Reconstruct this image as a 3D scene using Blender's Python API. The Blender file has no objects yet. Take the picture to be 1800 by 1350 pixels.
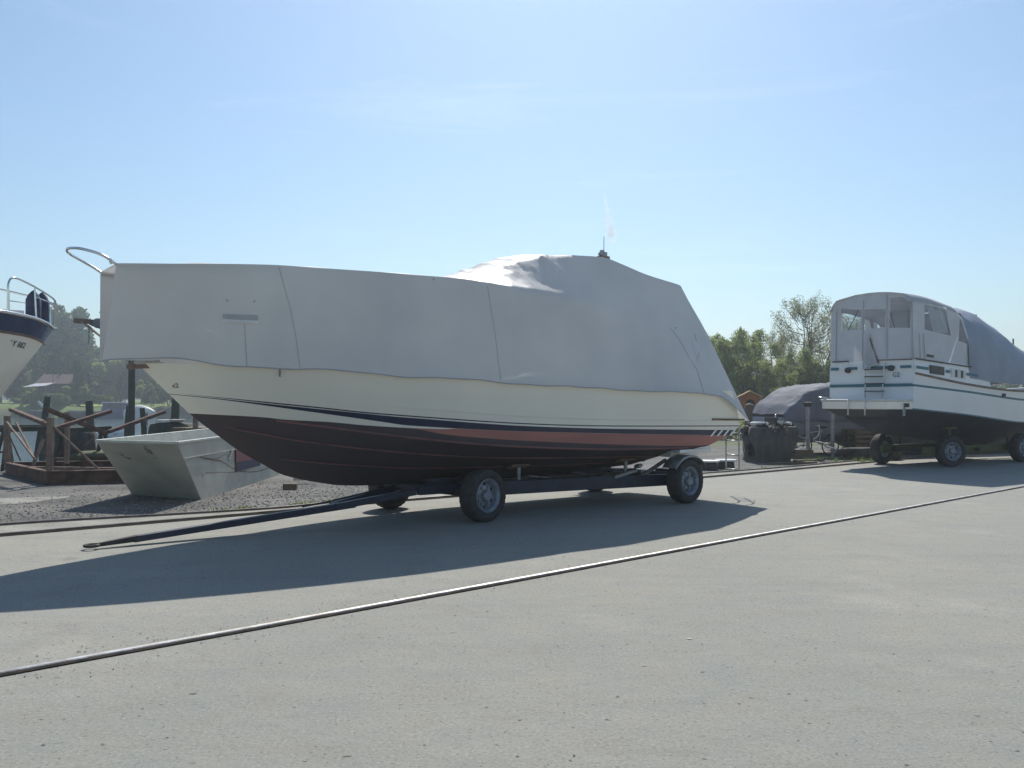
import bpy, math, random
from mathutils import Vector, Matrix, noise
R = math.radians
scene = bpy.context.scene
col = scene.collection

# ---------------------------------------------------------------- camera, sky, sun, exposure
cam_d = bpy.data.cameras.new("camera")
cam = bpy.data.objects.new("camera", cam_d)
col.objects.link(cam)
cam_d.sensor_width = 36.0
cam_d.lens = 31.0
cam_d.clip_start = 0.05
cam_d.clip_end = 3000
cam.location = (0, 0, 1.7)
cam.rotation_euler = (R(90 + 1.109), 0, 0)
scene.camera = cam

SUN_EL, SUN_AZ = R(45.5), R(3.0)
world = bpy.data.worlds.new("World")
scene.world = world
world.use_nodes = True
wn, wl = world.node_tree.nodes, world.node_tree.links
bgn = wn["Background"]
sky = wn.new("ShaderNodeTexSky")
sky.sky_type = 'NISHITA'
sky.sun_disc = False
sky.sun_elevation = SUN_EL
sky.sun_rotation = SUN_AZ
sky.altitude = 400
sky.air_density = 1.25
sky.dust_density = 0.15
sky.ozone_density = 2.5
# clear blue tint of the air and a few thin cirrus streaks, high in the sky
tint = wn.new("ShaderNodeMix"); tint.data_type = 'RGBA'; tint.blend_type = 'MULTIPLY'; tint.inputs[0].default_value = 1.0
tint.inputs[7].default_value = (0.90, 0.985, 1.02, 1)
wl.new(sky.outputs[0], tint.inputs[6])
wtc = wn.new("ShaderNodeTexCoord"); wmp = wn.new("ShaderNodeMapping")
wmp.inputs['Rotation'].default_value = (0, R(14), 0); wmp.inputs['Scale'].default_value = (1.1, 1.0, 9.0)
wl.new(wtc.outputs['Generated'], wmp.inputs[0])
wnz = wn.new("ShaderNodeTexNoise"); wnz.inputs['Scale'].default_value = 2.3; wnz.inputs['Detail'].default_value = 7; wnz.inputs['Roughness'].default_value = 0.62; wnz.inputs['Distortion'].default_value = 0.5
wl.new(wmp.outputs[0], wnz.inputs['Vector'])
wcr = wn.new("ShaderNodeMapRange"); wcr.inputs[1].default_value = 0.56; wcr.inputs[2].default_value = 0.9; wcr.inputs[3].default_value = 0.0; wcr.inputs[4].default_value = 0.16
wl.new(wnz.outputs[0], wcr.inputs[0])
cirrus = wn.new("ShaderNodeMix"); cirrus.data_type = 'RGBA'
wl.new(wcr.outputs[0], cirrus.inputs[0]); wl.new(tint.outputs[2], cirrus.inputs[6]); cirrus.inputs[7].default_value = (12.5, 13.0, 13.5, 1)
wl.new(cirrus.outputs[2], bgn.inputs[0])
bgn.inputs[1].default_value = SKY_STRENGTH = 0.078

sun_d = bpy.data.lights.new("sun", 'SUN')
sun_d.energy = 4.0
sun_d.angle = R(0.53)
sun_d.color = (1.0, 0.945, 0.86)
sun = bpy.data.objects.new("sun", sun_d)
col.objects.link(sun)
sdir = Vector((math.sin(SUN_AZ) * math.cos(SUN_EL), math.cos(SUN_AZ) * math.cos(SUN_EL), math.sin(SUN_EL)))
sun.rotation_euler = (-sdir).to_track_quat('-Z', 'Y').to_euler()
sun.location = (0, 40, 60)

scene.view_settings.view_transform = 'Standard'
scene.view_settings.look = 'None'
scene.view_settings.gamma = 1.0
scene.view_settings.exposure = 0.45
scene.cycles.use_denoising = True
scene.cycles.max_bounces = 6
scene.cycles.transparent_max_bounces = 24
scene.cycles.volume_bounces = 0
scene.cycles.caustics_reflective = False
scene.cycles.caustics_refractive = False

# ---------------------------------------------------------------- materials
def principled(name):
    m = bpy.data.materials.new(name)
    m.use_nodes = True
    return m, m.node_tree.nodes, m.node_tree.links, m.node_tree.nodes["Principled BSDF"]

def mat(name, c1, c2=None, scale=3.0, rough=0.7, metal=0.0, bump=0.0, bscale=40.0, detail=5.0, coords='Object',
        stretch=(1, 1, 1), spec=0.4, transl=0.0, lo=0.35, hi=0.65, speck=None):
    m, n, l, p = principled(name)
    c2 = c2 or tuple(v * 0.75 for v in c1)
    tc = n.new("ShaderNodeTexCoord")
    mp = n.new("ShaderNodeMapping")
    mp.inputs['Scale'].default_value = stretch
    l.new(tc.outputs[coords], mp.inputs[0])
    nz = n.new("ShaderNodeTexNoise")
    nz.inputs['Scale'].default_value = scale
    nz.inputs['Detail'].default_value = detail
    l.new(mp.outputs[0], nz.inputs['Vector'])
    cr = n.new("ShaderNodeValToRGB")
    cr.color_ramp.elements[0].position = lo
    cr.color_ramp.elements[1].position = hi
    cr.color_ramp.elements[0].color = (*c1, 1)
    cr.color_ramp.elements[1].color = (*c2, 1)
    l.new(nz.outputs[0], cr.inputs[0])
    outc = cr.outputs[0]
    if speck:
        sc, colr, thr = speck
        n2 = n.new("ShaderNodeTexNoise")
        n2.inputs['Scale'].default_value = sc
        n2.inputs['Detail'].default_value = 3
        l.new(mp.outputs[0], n2.inputs['Vector'])
        r2 = n.new("ShaderNodeValToRGB")
        r2.color_ramp.elements[0].position = thr
        r2.color_ramp.elements[1].position = min(thr + 0.07, 1)
        l.new(n2.outputs[0], r2.inputs[0])
        mx = n.new("ShaderNodeMix")
        mx.data_type = 'RGBA'
        l.new(r2.outputs[0], mx.inputs[0])
        l.new(outc, mx.inputs[6])
        mx.inputs[7].default_value = (*colr, 1)
        outc = mx.outputs[2]
    l.new(outc, p.inputs['Base Color'])
    p.inputs['Roughness'].default_value = rough
    p.inputs['Metallic'].default_value = metal
    p.inputs['Specular IOR Level'].default_value = spec
    if bump:
        nb = n.new("ShaderNodeTexNoise")
        nb.inputs['Scale'].default_value = bscale
        nb.inputs['Detail'].default_value = 4
        l.new(mp.outputs[0], nb.inputs['Vector'])
        b = n.new("ShaderNodeBump")
        b.inputs['Strength'].default_value = 1.0
        b.inputs['Distance'].default_value = bump
        l.new(nb.outputs[0], b.inputs['Height'])
        l.new(b.outputs[0], p.inputs['Normal'])
    if transl:
        t = n.new("ShaderNodeBsdfTranslucent")
        l.new(outc, t.inputs[0])
        ms = n.new("ShaderNodeMixShader")
        ms.inputs[0].default_value = transl
        l.new(p.outputs[0], ms.inputs[1])
        l.new(t.outputs[0], ms.inputs[2])
        l.new(ms.outputs[0], n["Material Output"].inputs[0])
    return m

def asphalt_mat():
    m, n, l, p = principled("asphalt")
    tc = n.new("ShaderNodeTexCoord")
    def nz(scale, detail=5, vec=None, rough=0.55):
        t = n.new("ShaderNodeTexNoise")
        t.inputs['Scale'].default_value = scale
        t.inputs['Detail'].default_value = detail
        t.inputs['Roughness'].default_value = rough
        l.new(vec or tc.outputs['Object'], t.inputs['Vector'])
        return t.outputs[0]
    def ramp(v, stops):
        r = n.new("ShaderNodeValToRGB")
        e = r.color_ramp.elements
        while len(e) < len(stops):
            e.new(0.5)
        for i, (ps, c) in enumerate(stops):
            e[i].position = ps
            e[i].color = (*c, 1)
        l.new(v, r.inputs[0])
        return r.outputs[0]
    def mix(f, a, b, mode='MIX'):
        x = n.new("ShaderNodeMix")
        x.data_type = 'RGBA'
        x.blend_type = mode
        if isinstance(f, float):
            x.inputs[0].default_value = f
        else:
            l.new(f, x.inputs[0])
        for s, i in ((a, 6), (b, 7)):
            if isinstance(s, tuple):
                x.inputs[i].default_value = (*s, 1)
            else:
                l.new(s, x.inputs[i])
        return x.outputs[2]
    base = ramp(nz(0.35, 6), [(0.3, (0.250, 0.258, 0.232)), (0.5, (0.286, 0.284, 0.250)), (0.7, (0.325, 0.312, 0.265))])
    # dusty pale belt along the travelling lane between the two rails (sand swept against the rail)
    sep = n.new("ShaderNodeSeparateXYZ")
    l.new(tc.outputs['Object'], sep.inputs[0])
    lane = n.new("ShaderNodeMath"); lane.operation = 'MULTIPLY_ADD'      # 0.743*y - 0.669*x : metres across the rails
    lane.inputs[1].default_value = 0.743
    lx = n.new("ShaderNodeMath"); lx.operation = 'MULTIPLY'; lx.inputs[1].default_value = -0.669
    l.new(sep.outputs[0], lx.inputs[0]); l.new(sep.outputs[1], lane.inputs[0]); l.new(lx.outputs[0], lane.inputs[2])
    dist = n.new("ShaderNodeMath"); dist.operation = 'MULTIPLY_ADD'; dist.inputs[1].default_value = 1.6; dist.inputs[2].default_value = -0.8
    l.new(nz(0.8, 5), dist.inputs[0])
    lane2 = n.new("ShaderNodeMath"); lane2.operation = 'ADD'
    l.new(lane.outputs[0], lane2.inputs[0]); l.new(dist.outputs[0], lane2.inputs[1])
    mr = n.new("ShaderNodeMapRange"); mr.inputs[1].default_value = 5.2; mr.inputs[2].default_value = 7.5
    l.new(lane2.outputs[0], mr.inputs[0])
    base = mix(mr.outputs[0], base, ramp(nz(0.5, 6), [(0.3, (0.30, 0.295, 0.265)), (0.7, (0.35, 0.34, 0.30))]))
    hue = ramp(nz(2.6, 5, rough=0.7), [(0.36, (0.238, 0.255, 0.246)), (0.5, (0.280, 0.283, 0.252)), (0.64, (0.308, 0.288, 0.243))])
    base = mix(0.42, base, hue)
    patch = ramp(nz(1.3, 7, rough=0.7), [(0.52, (0, 0, 0)), (0.72, (0.55, 0.55, 0.55))])
    base = mix(patch, base, (0.21, 0.215, 0.205))
    stain = ramp(nz(0.16, 3), [(0.62, (0, 0, 0)), (0.75, (0.5, 0.5, 0.5))])
    base = mix(stain, base, (0.30, 0.27, 0.215))
    # tyre-track like faint streaks that run with the lane
    mp = n.new("ShaderNodeMapping"); mp.inputs['Rotation'].default_value = (0, 0, R(-42)); mp.inputs['Scale'].default_value = (0.12, 2.6, 1)
    l.new(tc.outputs['Object'], mp.inputs[0])
    streak = ramp(nz(1.0, 4, vec=mp.outputs[0]), [(0.5, (0, 0, 0)), (0.75, (0.35, 0.35, 0.35))])
    base = mix(streak, base, (0.225, 0.23, 0.22))
    # pale sand blown into soft patches, dark drips of oil
    base = mix(ramp(nz(0.42, 6, rough=0.65), [(0.56, (0, 0, 0)), (0.72, (0.7, 0.7, 0.7))]), base, (0.385, 0.37, 0.325))
    base = mix(ramp(nz(0.9, 2), [(0.72, (0, 0, 0)), (0.78, (0.5, 0.5, 0.5))]), base, (0.13, 0.13, 0.125))
    agg = nz(48, 6, rough=0.85)
    base = mix(ramp(agg, [(0.37, (1, 1, 1)), (0.45, (0, 0, 0))]), base, (0.125, 0.128, 0.122))
    base = mix(ramp(nz(21, 5, rough=0.8), [(0.36, (0.45, 0.45, 0.45)), (0.43, (0, 0, 0))]), base, (0.12, 0.125, 0.12))
    base = mix(ramp(agg, [(0.56, (0, 0, 0)), (0.64, (0.9, 0.9, 0.9))]), base, (0.44, 0.44, 0.415))
    spots = nz(17, 2)
    base = mix(ramp(spots, [(0.27, (0.9, 0.9, 0.9)), (0.31, (0, 0, 0))]), base, (0.07, 0.07, 0.065))
    l.new(base, p.inputs['Base Color'])
    p.inputs['Roughness'].default_value = 0.9
    p.inputs['Specular IOR Level'].default_value = 0.25
    b = n.new("ShaderNodeBump")
    b.inputs['Distance'].default_value = 0.006
    b.inputs['Strength'].default_value = 0.8
    l.new(agg, b.inputs['Height'])
    b2 = n.new("ShaderNodeBump")
    b2.inputs['Distance'].default_value = 0.04
    b2.inputs['Strength'].default_value = 0.6
    l.new(nz(2.2, 5), b2.inputs['Height'])
    l.new(b2.outputs[0], b.inputs['Normal'])
    l.new(b.outputs[0], p.inputs['Normal'])
    return m

def glass_mat(name, tint=(0.75, 0.8, 0.85), mixf=0.25, rough=0.06):
    m, n, l, p = principled(name)
    p.inputs['Base Color'].default_value = (*tint, 1)
    p.inputs['Roughness'].default_value = rough
    t = n.new("ShaderNodeBsdfTransparent")
    t.inputs[0].default_value = (0.86, 0.9, 0.93, 1)
    ms = n.new("ShaderNodeMixShader")
    ms.inputs[0].default_value = mixf
    l.new(t.outputs[0], ms.inputs[1]); l.new(p.outputs[0], ms.inputs[2])
    l.new(ms.outputs[0], n["Material Output"].inputs[0])
    return m

def water_mat():
    m, n, l, p = principled("lake_water")
    p.inputs['Base Color'].default_value = (0.025, 0.055, 0.06, 1)
    p.inputs['Roughness'].default_value = 0.12
    p.inputs['IOR'].default_value = 1.33
    tc = n.new("ShaderNodeTexCoord")
    mp = n.new("ShaderNodeMapping"); mp.inputs['Scale'].default_value = (1, 2.2, 1)
    l.new(tc.outputs['Object'], mp.inputs[0])
    nz = n.new("ShaderNodeTexNoise"); nz.inputs['Scale'].default_value = 1.1; nz.inputs['Detail'].default_value = 5
    l.new(mp.outputs[0], nz.inputs['Vector'])
    b = n.new("ShaderNodeBump"); b.inputs['Distance'].default_value = 0.12; b.inputs['Strength'].default_value = 0.6
    l.new(nz.outputs[0], b.inputs['Height']); l.new(b.outputs[0], p.inputs['Normal'])
    return m

M = {}
M['asphalt'] = asphalt_mat()
M['gravel'] = mat("gravel", (0.075, 0.075, 0.072), (0.16, 0.155, 0.145), scale=0.9, rough=0.95, bump=0.03, bscale=22, detail=9, speck=(38, (0.36, 0.35, 0.33), 0.60))
M['dust'] = mat("pale_dust", (0.34, 0.335, 0.30), (0.22, 0.22, 0.20), scale=1.6, rough=0.95, bump=0.02, bscale=30, detail=9, speck=(60, (0.10, 0.10, 0.09), 0.62))
M['earth'] = mat("shore_earth", (0.09, 0.11, 0.05), (0.15, 0.14, 0.10), scale=0.4, rough=0.95, bump=0.05, bscale=5)
M['stone'] = mat("pebble", (0.34, 0.33, 0.31), (0.16, 0.16, 0.155), scale=6, rough=0.9)
M['lawn'] = mat("lawn_grass", (0.16, 0.24, 0.045), (0.10, 0.16, 0.03), scale=0.5, rough=0.9, bump=0.05, bscale=12)
M['water'] = water_mat()
M['hill'] = mat("hill_forest", (0.05, 0.085, 0.05), (0.08, 0.11, 0.07), scale=0.06, rough=0.95)
M['steel_rail'] = mat("worn_rail_steel", (0.58, 0.57, 0.56), (0.36, 0.33, 0.30), scale=7, rough=0.42, metal=0.85, stretch=(1, 1, 1), bump=0.002, bscale=60)
M['rail_old'] = mat("weathered_rail_head", (0.22, 0.20, 0.18), (0.13, 0.11, 0.10), scale=5, rough=0.45, metal=0.6, bump=0.002, bscale=60)
M['rail_shade'] = mat("dark_rail_side_shade", (0.022, 0.020, 0.018), (0.05, 0.04, 0.034), scale=9, rough=1.0, spec=0.05, bump=0.004, bscale=50)  # near-black: shaded rail side and gap put into the colour
M['tarp'] = mat("grey_tarpaulin", (0.72, 0.715, 0.705), (0.585, 0.59, 0.60), scale=0.75, rough=0.5, bump=0.010, bscale=4.5, detail=9, spec=0.5, transl=0.24, lo=0.3, hi=0.7)
M['tarp_seam'] = mat("tarpaulin_seam", (0.42, 0.43, 0.445), (0.36, 0.37, 0.385), scale=6, rough=0.65)
M['tarp_patch'] = mat("tarpaulin_patch", (0.80, 0.80, 0.80), (0.72, 0.72, 0.73), scale=6, rough=0.6, transl=0.2)
M['gel'] = mat("cream_gelcoat", (0.88, 0.83, 0.73), (0.82, 0.775, 0.69), scale=0.7, rough=0.28, detail=7, spec=0.5)
M['gel_white'] = mat("white_gelcoat", (0.80, 0.80, 0.80), (0.74, 0.75, 0.76), scale=1.0, rough=0.3, spec=0.5)
M['navy'] = mat("navy_stripe", (0.022, 0.03, 0.062), (0.03, 0.04, 0.075), scale=4, rough=0.35)
M['antifoul'] = mat("black_red_antifouling", (0.068, 0.058, 0.064), (0.088, 0.066, 0.072), scale=1.2, rough=0.75, detail=8, stretch=(0.4, 1, 2))
M['red_band'] = mat("faded_red_antifouling", (0.44, 0.19, 0.16), (0.35, 0.155, 0.135), scale=2.2, rough=0.75, detail=8, stretch=(0.3, 1, 2))
M['strake'] = mat("worn_red_strake", (0.27, 0.12, 0.11), (0.15, 0.085, 0.085), scale=2.5, rough=0.75, detail=8)
M['chrome'] = mat("stainless_steel", (0.72, 0.72, 0.72), (0.65, 0.65, 0.66), scale=8, rough=0.16, metal=1.0)
M['alu'] = mat("dull_aluminium", (0.45, 0.46, 0.47), (0.36, 0.37, 0.39), scale=9, rough=0.4, metal=0.8)
M['rubber'] = mat("tyre_rubber", (0.040, 0.040, 0.042), (0.060, 0.058, 0.056), scale=14, rough=0.85, bump=0.003, bscale=60)
M['rim'] = mat("grey_blue_rim", (0.30, 0.33, 0.38), (0.18, 0.20, 0.24), scale=12, rough=0.45, metal=0.2)
M['blue_frame'] = mat("blue_trailer_paint", (0.040, 0.047, 0.075), (0.032, 0.036, 0.055), scale=5, rough=0.5, bump=0.002, bscale=30, speck=(9, (0.06, 0.045, 0.035), 0.68))
M['galv'] = mat("galvanised_steel", (0.33, 0.34, 0.35), (0.22, 0.23, 0.24), scale=14, rough=0.5, metal=0.5)
M['grease'] = mat("dark_greasy_steel", (0.03, 0.03, 0.03), (0.055, 0.05, 0.045), scale=10, rough=0.7)
M['wood'] = mat("weathered_timber", (0.20, 0.15, 0.10), (0.12, 0.095, 0.07), scale=6, rough=0.85, bump=0.004, bscale=30, stretch=(1, 1, 6))
M['rust'] = mat("rusty_steel", (0.17, 0.105, 0.08), (0.085, 0.058, 0.05), scale=5, rough=0.9, bump=0.003, bscale=40, detail=8)
M['rust_pale'] = mat("rusty_pale_steel", (0.27, 0.20, 0.16), (0.17, 0.12, 0.10), scale=6, rough=0.8, detail=8)
M['skip_green'] = mat("pale_green_skip_paint", (0.52, 0.53, 0.475), (0.43, 0.44, 0.40), scale=2.2, rough=0.6, detail=9, bump=0.003, bscale=6, speck=(3.1, (0.20, 0.15, 0.10), 0.66))
M['rim_lit'] = mat("sunlit_skip_rim", (0.62, 0.64, 0.58), (0.45, 0.47, 0.42), scale=7, rough=0.4)  # whitish colour paints in the sunlit top edge of the rim
M['sign_red'] = mat("faded_red_sign", (0.23, 0.075, 0.085), (0.18, 0.07, 0.08), scale=9, rough=0.6)
M['sign_navy'] = mat("dark_blue_sign", (0.035, 0.04, 0.09), None, scale=9, rough=0.6)
M['letter'] = mat("dark_lettering", (0.03, 0.035, 0.06), None, scale=5, rough=0.5)
M['letter_pale'] = mat("pale_lettering", (0.5, 0.42, 0.42), None, scale=5, rough=0.6)
M['canvas'] = mat("white_boat_canvas", (0.66, 0.67, 0.70), (0.60, 0.61, 0.64), scale=3, rough=0.75, bump=0.01, bscale=3, transl=0.18)
M['canvas_sky'] = mat("thin_white_canvas", (0.60, 0.61, 0.64), (0.52, 0.53, 0.56), scale=3, rough=0.75, bump=0.01, bscale=3, transl=0.3)
M['tarp_blue'] = mat("blue_grey_tarpaulin", (0.15, 0.165, 0.205), (0.10, 0.115, 0.145), scale=1.6, rough=0.8, bump=0.03, bscale=2.4, transl=0.06)
M['tarp_slate'] = mat("slate_tarpaulin", (0.30, 0.33, 0.40), (0.24, 0.265, 0.33), scale=1.4, rough=0.5, bump=0.03, bscale=2.4, transl=0.08)
M['teal'] = mat("teal_stripe", (0.03, 0.16, 0.21), (0.025, 0.13, 0.17), scale=3, rough=0.4)
M['vinyl'] = glass_mat("clear_vinyl_window", mixf=0.16, rough=0.12)
M['glass_dark'] = mat("dark_window", (0.03, 0.035, 0.045), None, scale=3, rough=0.15)
M['blue_af'] = mat("blue_antifouling", (0.04, 0.10, 0.17), (0.03, 0.075, 0.13), scale=3, rough=0.6)
M['black_af'] = mat("black_antifouling", (0.050, 0.053, 0.060), (0.068, 0.068, 0.072), scale=2, rough=0.7)
M['navy_gloss'] = mat("navy_gelcoat", (0.02, 0.035, 0.09), (0.03, 0.05, 0.12), scale=4, rough=0.2)
M['navy_cloth'] = mat("navy_cloth", (0.03, 0.04, 0.085), (0.05, 0.06, 0.11), scale=8, rough=0.85)
M['yellow'] = mat("olive_yellow_paint", (0.11, 0.11, 0.03), (0.07, 0.075, 0.03), scale=6, rough=0.6)
M['orange'] = mat("orange_timber", (0.42, 0.17, 0.05), (0.33, 0.13, 0.045), scale=5, rough=0.7)
M['orange_roof'] = mat("pale_orange_roof", (0.75, 0.52, 0.28), (0.66, 0.42, 0.22), scale=5, rough=0.7)
M['dark_wrap'] = mat("dark_netting", (0.070, 0.068, 0.068), (0.115, 0.102, 0.09), scale=6, rough=0.9, bump=0.03, bscale=14, stretch=(1, 1, 0.3))
M['white_plastic'] = mat("white_plastic", (0.72, 0.72, 0.70), None, scale=4, rough=0.5)
M['white_paint'] = mat("white_paint", (0.66, 0.67, 0.67), (0.52, 0.53, 0.54), scale=4, rough=0.4)
M['bark'] = mat("bark", (0.10, 0.085, 0.065), (0.06, 0.05, 0.04), scale=5, rough=0.95, bump=0.02, bscale=14, stretch=(1, 1, 0.3))
M['bark_pale'] = mat("pale_bark", (0.17, 0.155, 0.13), (0.10, 0.09, 0.075), scale=5, rough=0.95)
M['leaf_a'] = mat("leaves_fresh", (0.22, 0.28, 0.08), (0.33, 0.38, 0.14), scale=0.8, rough=0.6, transl=0.5)
M['leaf_b'] = mat("leaves_dark", (0.045, 0.095, 0.028), (0.10, 0.165, 0.042), scale=0.35, rough=0.6, transl=0.38)
M['leaf_c'] = mat("leaves_olive", (0.22, 0.24, 0.12), (0.32, 0.33, 0.18), scale=0.9, rough=0.6, transl=0.48)
M['leaf_hedge'] = mat("hedge_leaves", (0.13, 0.19, 0.025), (0.20, 0.26, 0.04), scale=1.2, rough=0.6, transl=0.35)
M['weed'] = mat("weeds", (0.12, 0.19, 0.05), (0.20, 0.26, 0.09), scale=5, rough=0.7, transl=0.35)
M['pile'] = mat("wet_timber_pile", (0.04, 0.05, 0.038), (0.075, 0.08, 0.06), scale=4, rough=0.85, bump=0.01, bscale=12, stretch=(1, 1, 0.3))
M['roof_tile'] = mat("dull_roof_tiles", (0.17, 0.11, 0.09), (0.12, 0.085, 0.075), scale=3, rough=0.85)
M['wall_dark'] = mat("dark_plank_wall", (0.06, 0.055, 0.05), (0.09, 0.08, 0.07), scale=3, rough=0.9)
M['cabin_blue'] = mat("blue_boat_cover", (0.07, 0.12, 0.24), (0.05, 0.09, 0.18), scale=2, rough=0.7)

# ---------------------------------------------------------------- mesh helpers
def interp(x, xs, ys):
    if x <= xs[0]:
        return ys[0]
    for i in range(1, len(xs)):
        if x <= xs[i]:
            t = (x - xs[i - 1]) / (xs[i] - xs[i - 1] + 1e-12)
            return ys[i - 1] + (ys[i] - ys[i - 1]) * t
    return ys[-1]

def lerp(a, b, t):
    return tuple(a[i] + (b[i] - a[i]) * t for i in range(len(a)))

def catmull(P, t):
    """t in 0..len(P)-1 through the list of tuples P, monotone-ish (soft) Catmull-Rom"""
    n = len(P)
    i = min(int(t), n - 2)
    f = t - i
    p0, p1, p2, p3 = P[max(i - 1, 0)], P[i], P[i + 1], P[min(i + 2, n - 1)]
    out = []
    for a, b, c, d in zip(p0, p1, p2, p3):
        m1, m2 = (c - a) * 0.42, (d - b) * 0.42
        out.append((2 * f**3 - 3 * f**2 + 1) * b + (f**3 - 2 * f**2 + f) * m1 + (-2 * f**3 + 3 * f**2) * c + (f**3 - f**2) * m2)
    return tuple(out)

class MB:
    def __init__(s):
        s.v, s.f, s.m = [], [], []
    def add(s, vs, fs, mi=0):
        o = len(s.v)
        s.v += [tuple(v) for v in vs]
        s.f += [tuple(i + o for i in f) for f in fs]
        s.m += [mi] * len(fs)
        return s
    def box(s, c, d, rz=0.0, mi=0, tilt=None):
        hx, hy, hz = d[0] / 2, d[1] / 2, d[2] / 2
        vs = [Vector((x, y, z)) for z in (-hz, hz) for y in (-hy, hy) for x in (-hx, hx)]
        mt = Matrix.Rotation(rz, 3, 'Z')
        if tilt:
            mt = mt @ Matrix.Rotation(tilt[1], 3, tilt[0])
        vs = [mt @ v + Vector(c) for v in vs]
        return s.add(vs, [(0, 2, 3, 1), (4, 5, 7, 6), (0, 1, 5, 4), (2, 6, 7, 3), (0, 4, 6, 2), (1, 3, 7, 5)], mi)
    def bar(s, p, q, w, h, mi=0, w2=None, h2=None):
        p, q = Vector(p), Vector(q)
        d = (q - p).normalized()
        side = d.cross(Vector((0, 0, 1)))
        if side.length < 1e-3:
            side = Vector((1, 0, 0))
        side.normalize()
        up = side.cross(d).normalized()
        w2, h2 = w2 or w, h2 or h
        vs = [p + side * a * w / 2 + up * b * h / 2 for a, b in ((-1, -1), (1, -1), (1, 1), (-1, 1))]
        vs += [q + side * a * w2 / 2 + up * b * h2 / 2 for a, b in ((-1, -1), (1, -1), (1, 1), (-1, 1))]
        return s.add(vs, [(3, 2, 1, 0), (4, 5, 6, 7), (0, 1, 5, 4), (1, 2, 6, 5), (2, 3, 7, 6), (3, 0, 4, 7)], mi)
    def ibeam(s, p, q, w, h, mi=0):
        """H-section beam"""
        p, q = Vector(p), Vector(q)
        up = Vector((0, 0, 1))
        s.bar(p + up * (h * 0.45), q + up * (h * 0.45), w, h * 0.1, mi)
        s.bar(p - up * (h * 0.45), q - up * (h * 0.45), w, h * 0.1, mi)
        return s.bar(p, q, w * 0.14, h * 0.8, mi)
    def tube(s, pts, r, n=10, mi=0, cap=True, r2=None):
        pts = [Vector(p) for p in pts]
        k = len(pts)
        rs = r if isinstance(r, (list, tuple)) else [r + ((r2 if r2 is not None else r) - r) * i / max(k - 1, 1) for i in range(k)]
        vs, fs = [], []
        ref = None
        for i, p in enumerate(pts):
            d = (pts[min(i + 1, k - 1)] - pts[max(i - 1, 0)])
            if d.length < 1e-9:
                d = Vector((0, 0, 1))
            d.normalize()
            if ref is None:
                ref = d.orthogonal().normalized()
            ref = (ref - d * ref.dot(d))
            if ref.length < 1e-6:
                ref = d.orthogonal()
            ref.normalize()
            b = d.cross(ref)
            for j in range(n):
                a = 2 * math.pi * j / n
                vs.append(p + (ref * math.cos(a) + b * math.sin(a)) * rs[i])
        for i in range(k - 1):
            for j in range(n):
                j2 = (j + 1) % n
                fs.append((i * n + j, i * n + j2, (i + 1) * n + j2, (i + 1) * n + j))
        if cap:
            fs.append(tuple(range(n))[::-1])
            fs.append(tuple((k - 1) * n + j for j in range(n)))
        return s.add(vs, fs, mi)
    def lathe(s, prof, n=32, axis='Y', c=(0, 0, 0), mi=0, wob=None):
        vs, fs = [], []
        k = len(prof)
        for i, (h, r) in enumerate(prof):
            for j in range(n):
                a = 2 * math.pi * j / n
                rr = r * (wob(i, j) if wob else 1)
                if axis == 'Y':
                    vs.append((c[0] + rr * math.cos(a), c[1] + h, c[2] + rr * math.sin(a)))
                else:
                    vs.append((c[0] + rr * math.cos(a), c[1] + rr * math.sin(a), c[2] + h))
        for i in range(k - 1):
            for j in range(n):
                j2 = (j + 1) % n
                fs.append((i * n + j, (i + 1) * n + j, (i + 1) * n + j2, i * n + j2))
        return s.add(vs, fs, mi)
    def grid(s, rows, mi=0, flip=False):
        nr, nc = len(rows), len(rows[0])
        vs = [p for r in rows for p in r]
        fs = []
        for i in range(nr - 1):
            for j in range(nc - 1):
                q = (i * nc + j, i * nc + j + 1, (i + 1) * nc + j + 1, (i + 1) * nc + j)
                fs.append(q[::-1] if flip else q)
        return s.add(vs, fs, mi)
    def poly(s, pts, mi=0):
        return s.add(pts, [tuple(range(len(pts)))], mi)
    def prism(s, pts2, z0, z1, mi=0):
        n = len(pts2)
        vs = [(x, y, z0) for x, y in pts2] + [(x, y, z1) for x, y in pts2]
        fs = [tuple(range(n))[::-1], tuple(range(n, 2 * n))] + [(i, (i + 1) % n, n + (i + 1) % n, n + i) for i in range(n)]
        return s.add(vs, fs, mi)
    def build(s, name, mats, parent=None, smooth=False, bevel=0.0, solid=0.0, merge=False):
        me = bpy.data.meshes.new(name)
        me.from_pydata(s.v, [], s.f)
        for m in (mats if isinstance(mats, (list, tuple)) else [mats]):
            me.materials.append(m)
        if any(s.m):
            me.polygons.foreach_set("material_index", s.m)
        if merge:
            import bmesh
            bm = bmesh.new(); bm.from_mesh(me)
            bmesh.ops.remove_doubles(bm, verts=bm.verts, dist=1e-5)
            bmesh.ops.recalc_face_normals(bm, faces=bm.faces)
            bm.to_mesh(me); bm.free()
        if smooth:
            me.polygons.foreach_set("use_smooth", [True] * len(me.polygons))
            if smooth is not True:
                me.set_sharp_from_angle(angle=R(smooth))
        me.update()
        o = bpy.data.objects.new(name, me)
        col.objects.link(o)
        if parent:
            o.parent = parent
        if solid:
            md = o.modifiers.new("solid", 'SOLIDIFY'); md.thickness = solid; md.offset = 0
        if bevel:
            md = o.modifiers.new("bevel", 'BEVEL'); md.width = bevel; md.segments = 2; md.limit_method = 'ANGLE'
        return o

def tag(o, label=None, cat=None, group=None, kind=None):
    if label: o["label"] = label
    if cat: o["category"] = cat
    if group: o["group"] = group
    if kind: o["kind"] = kind
    return o

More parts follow.
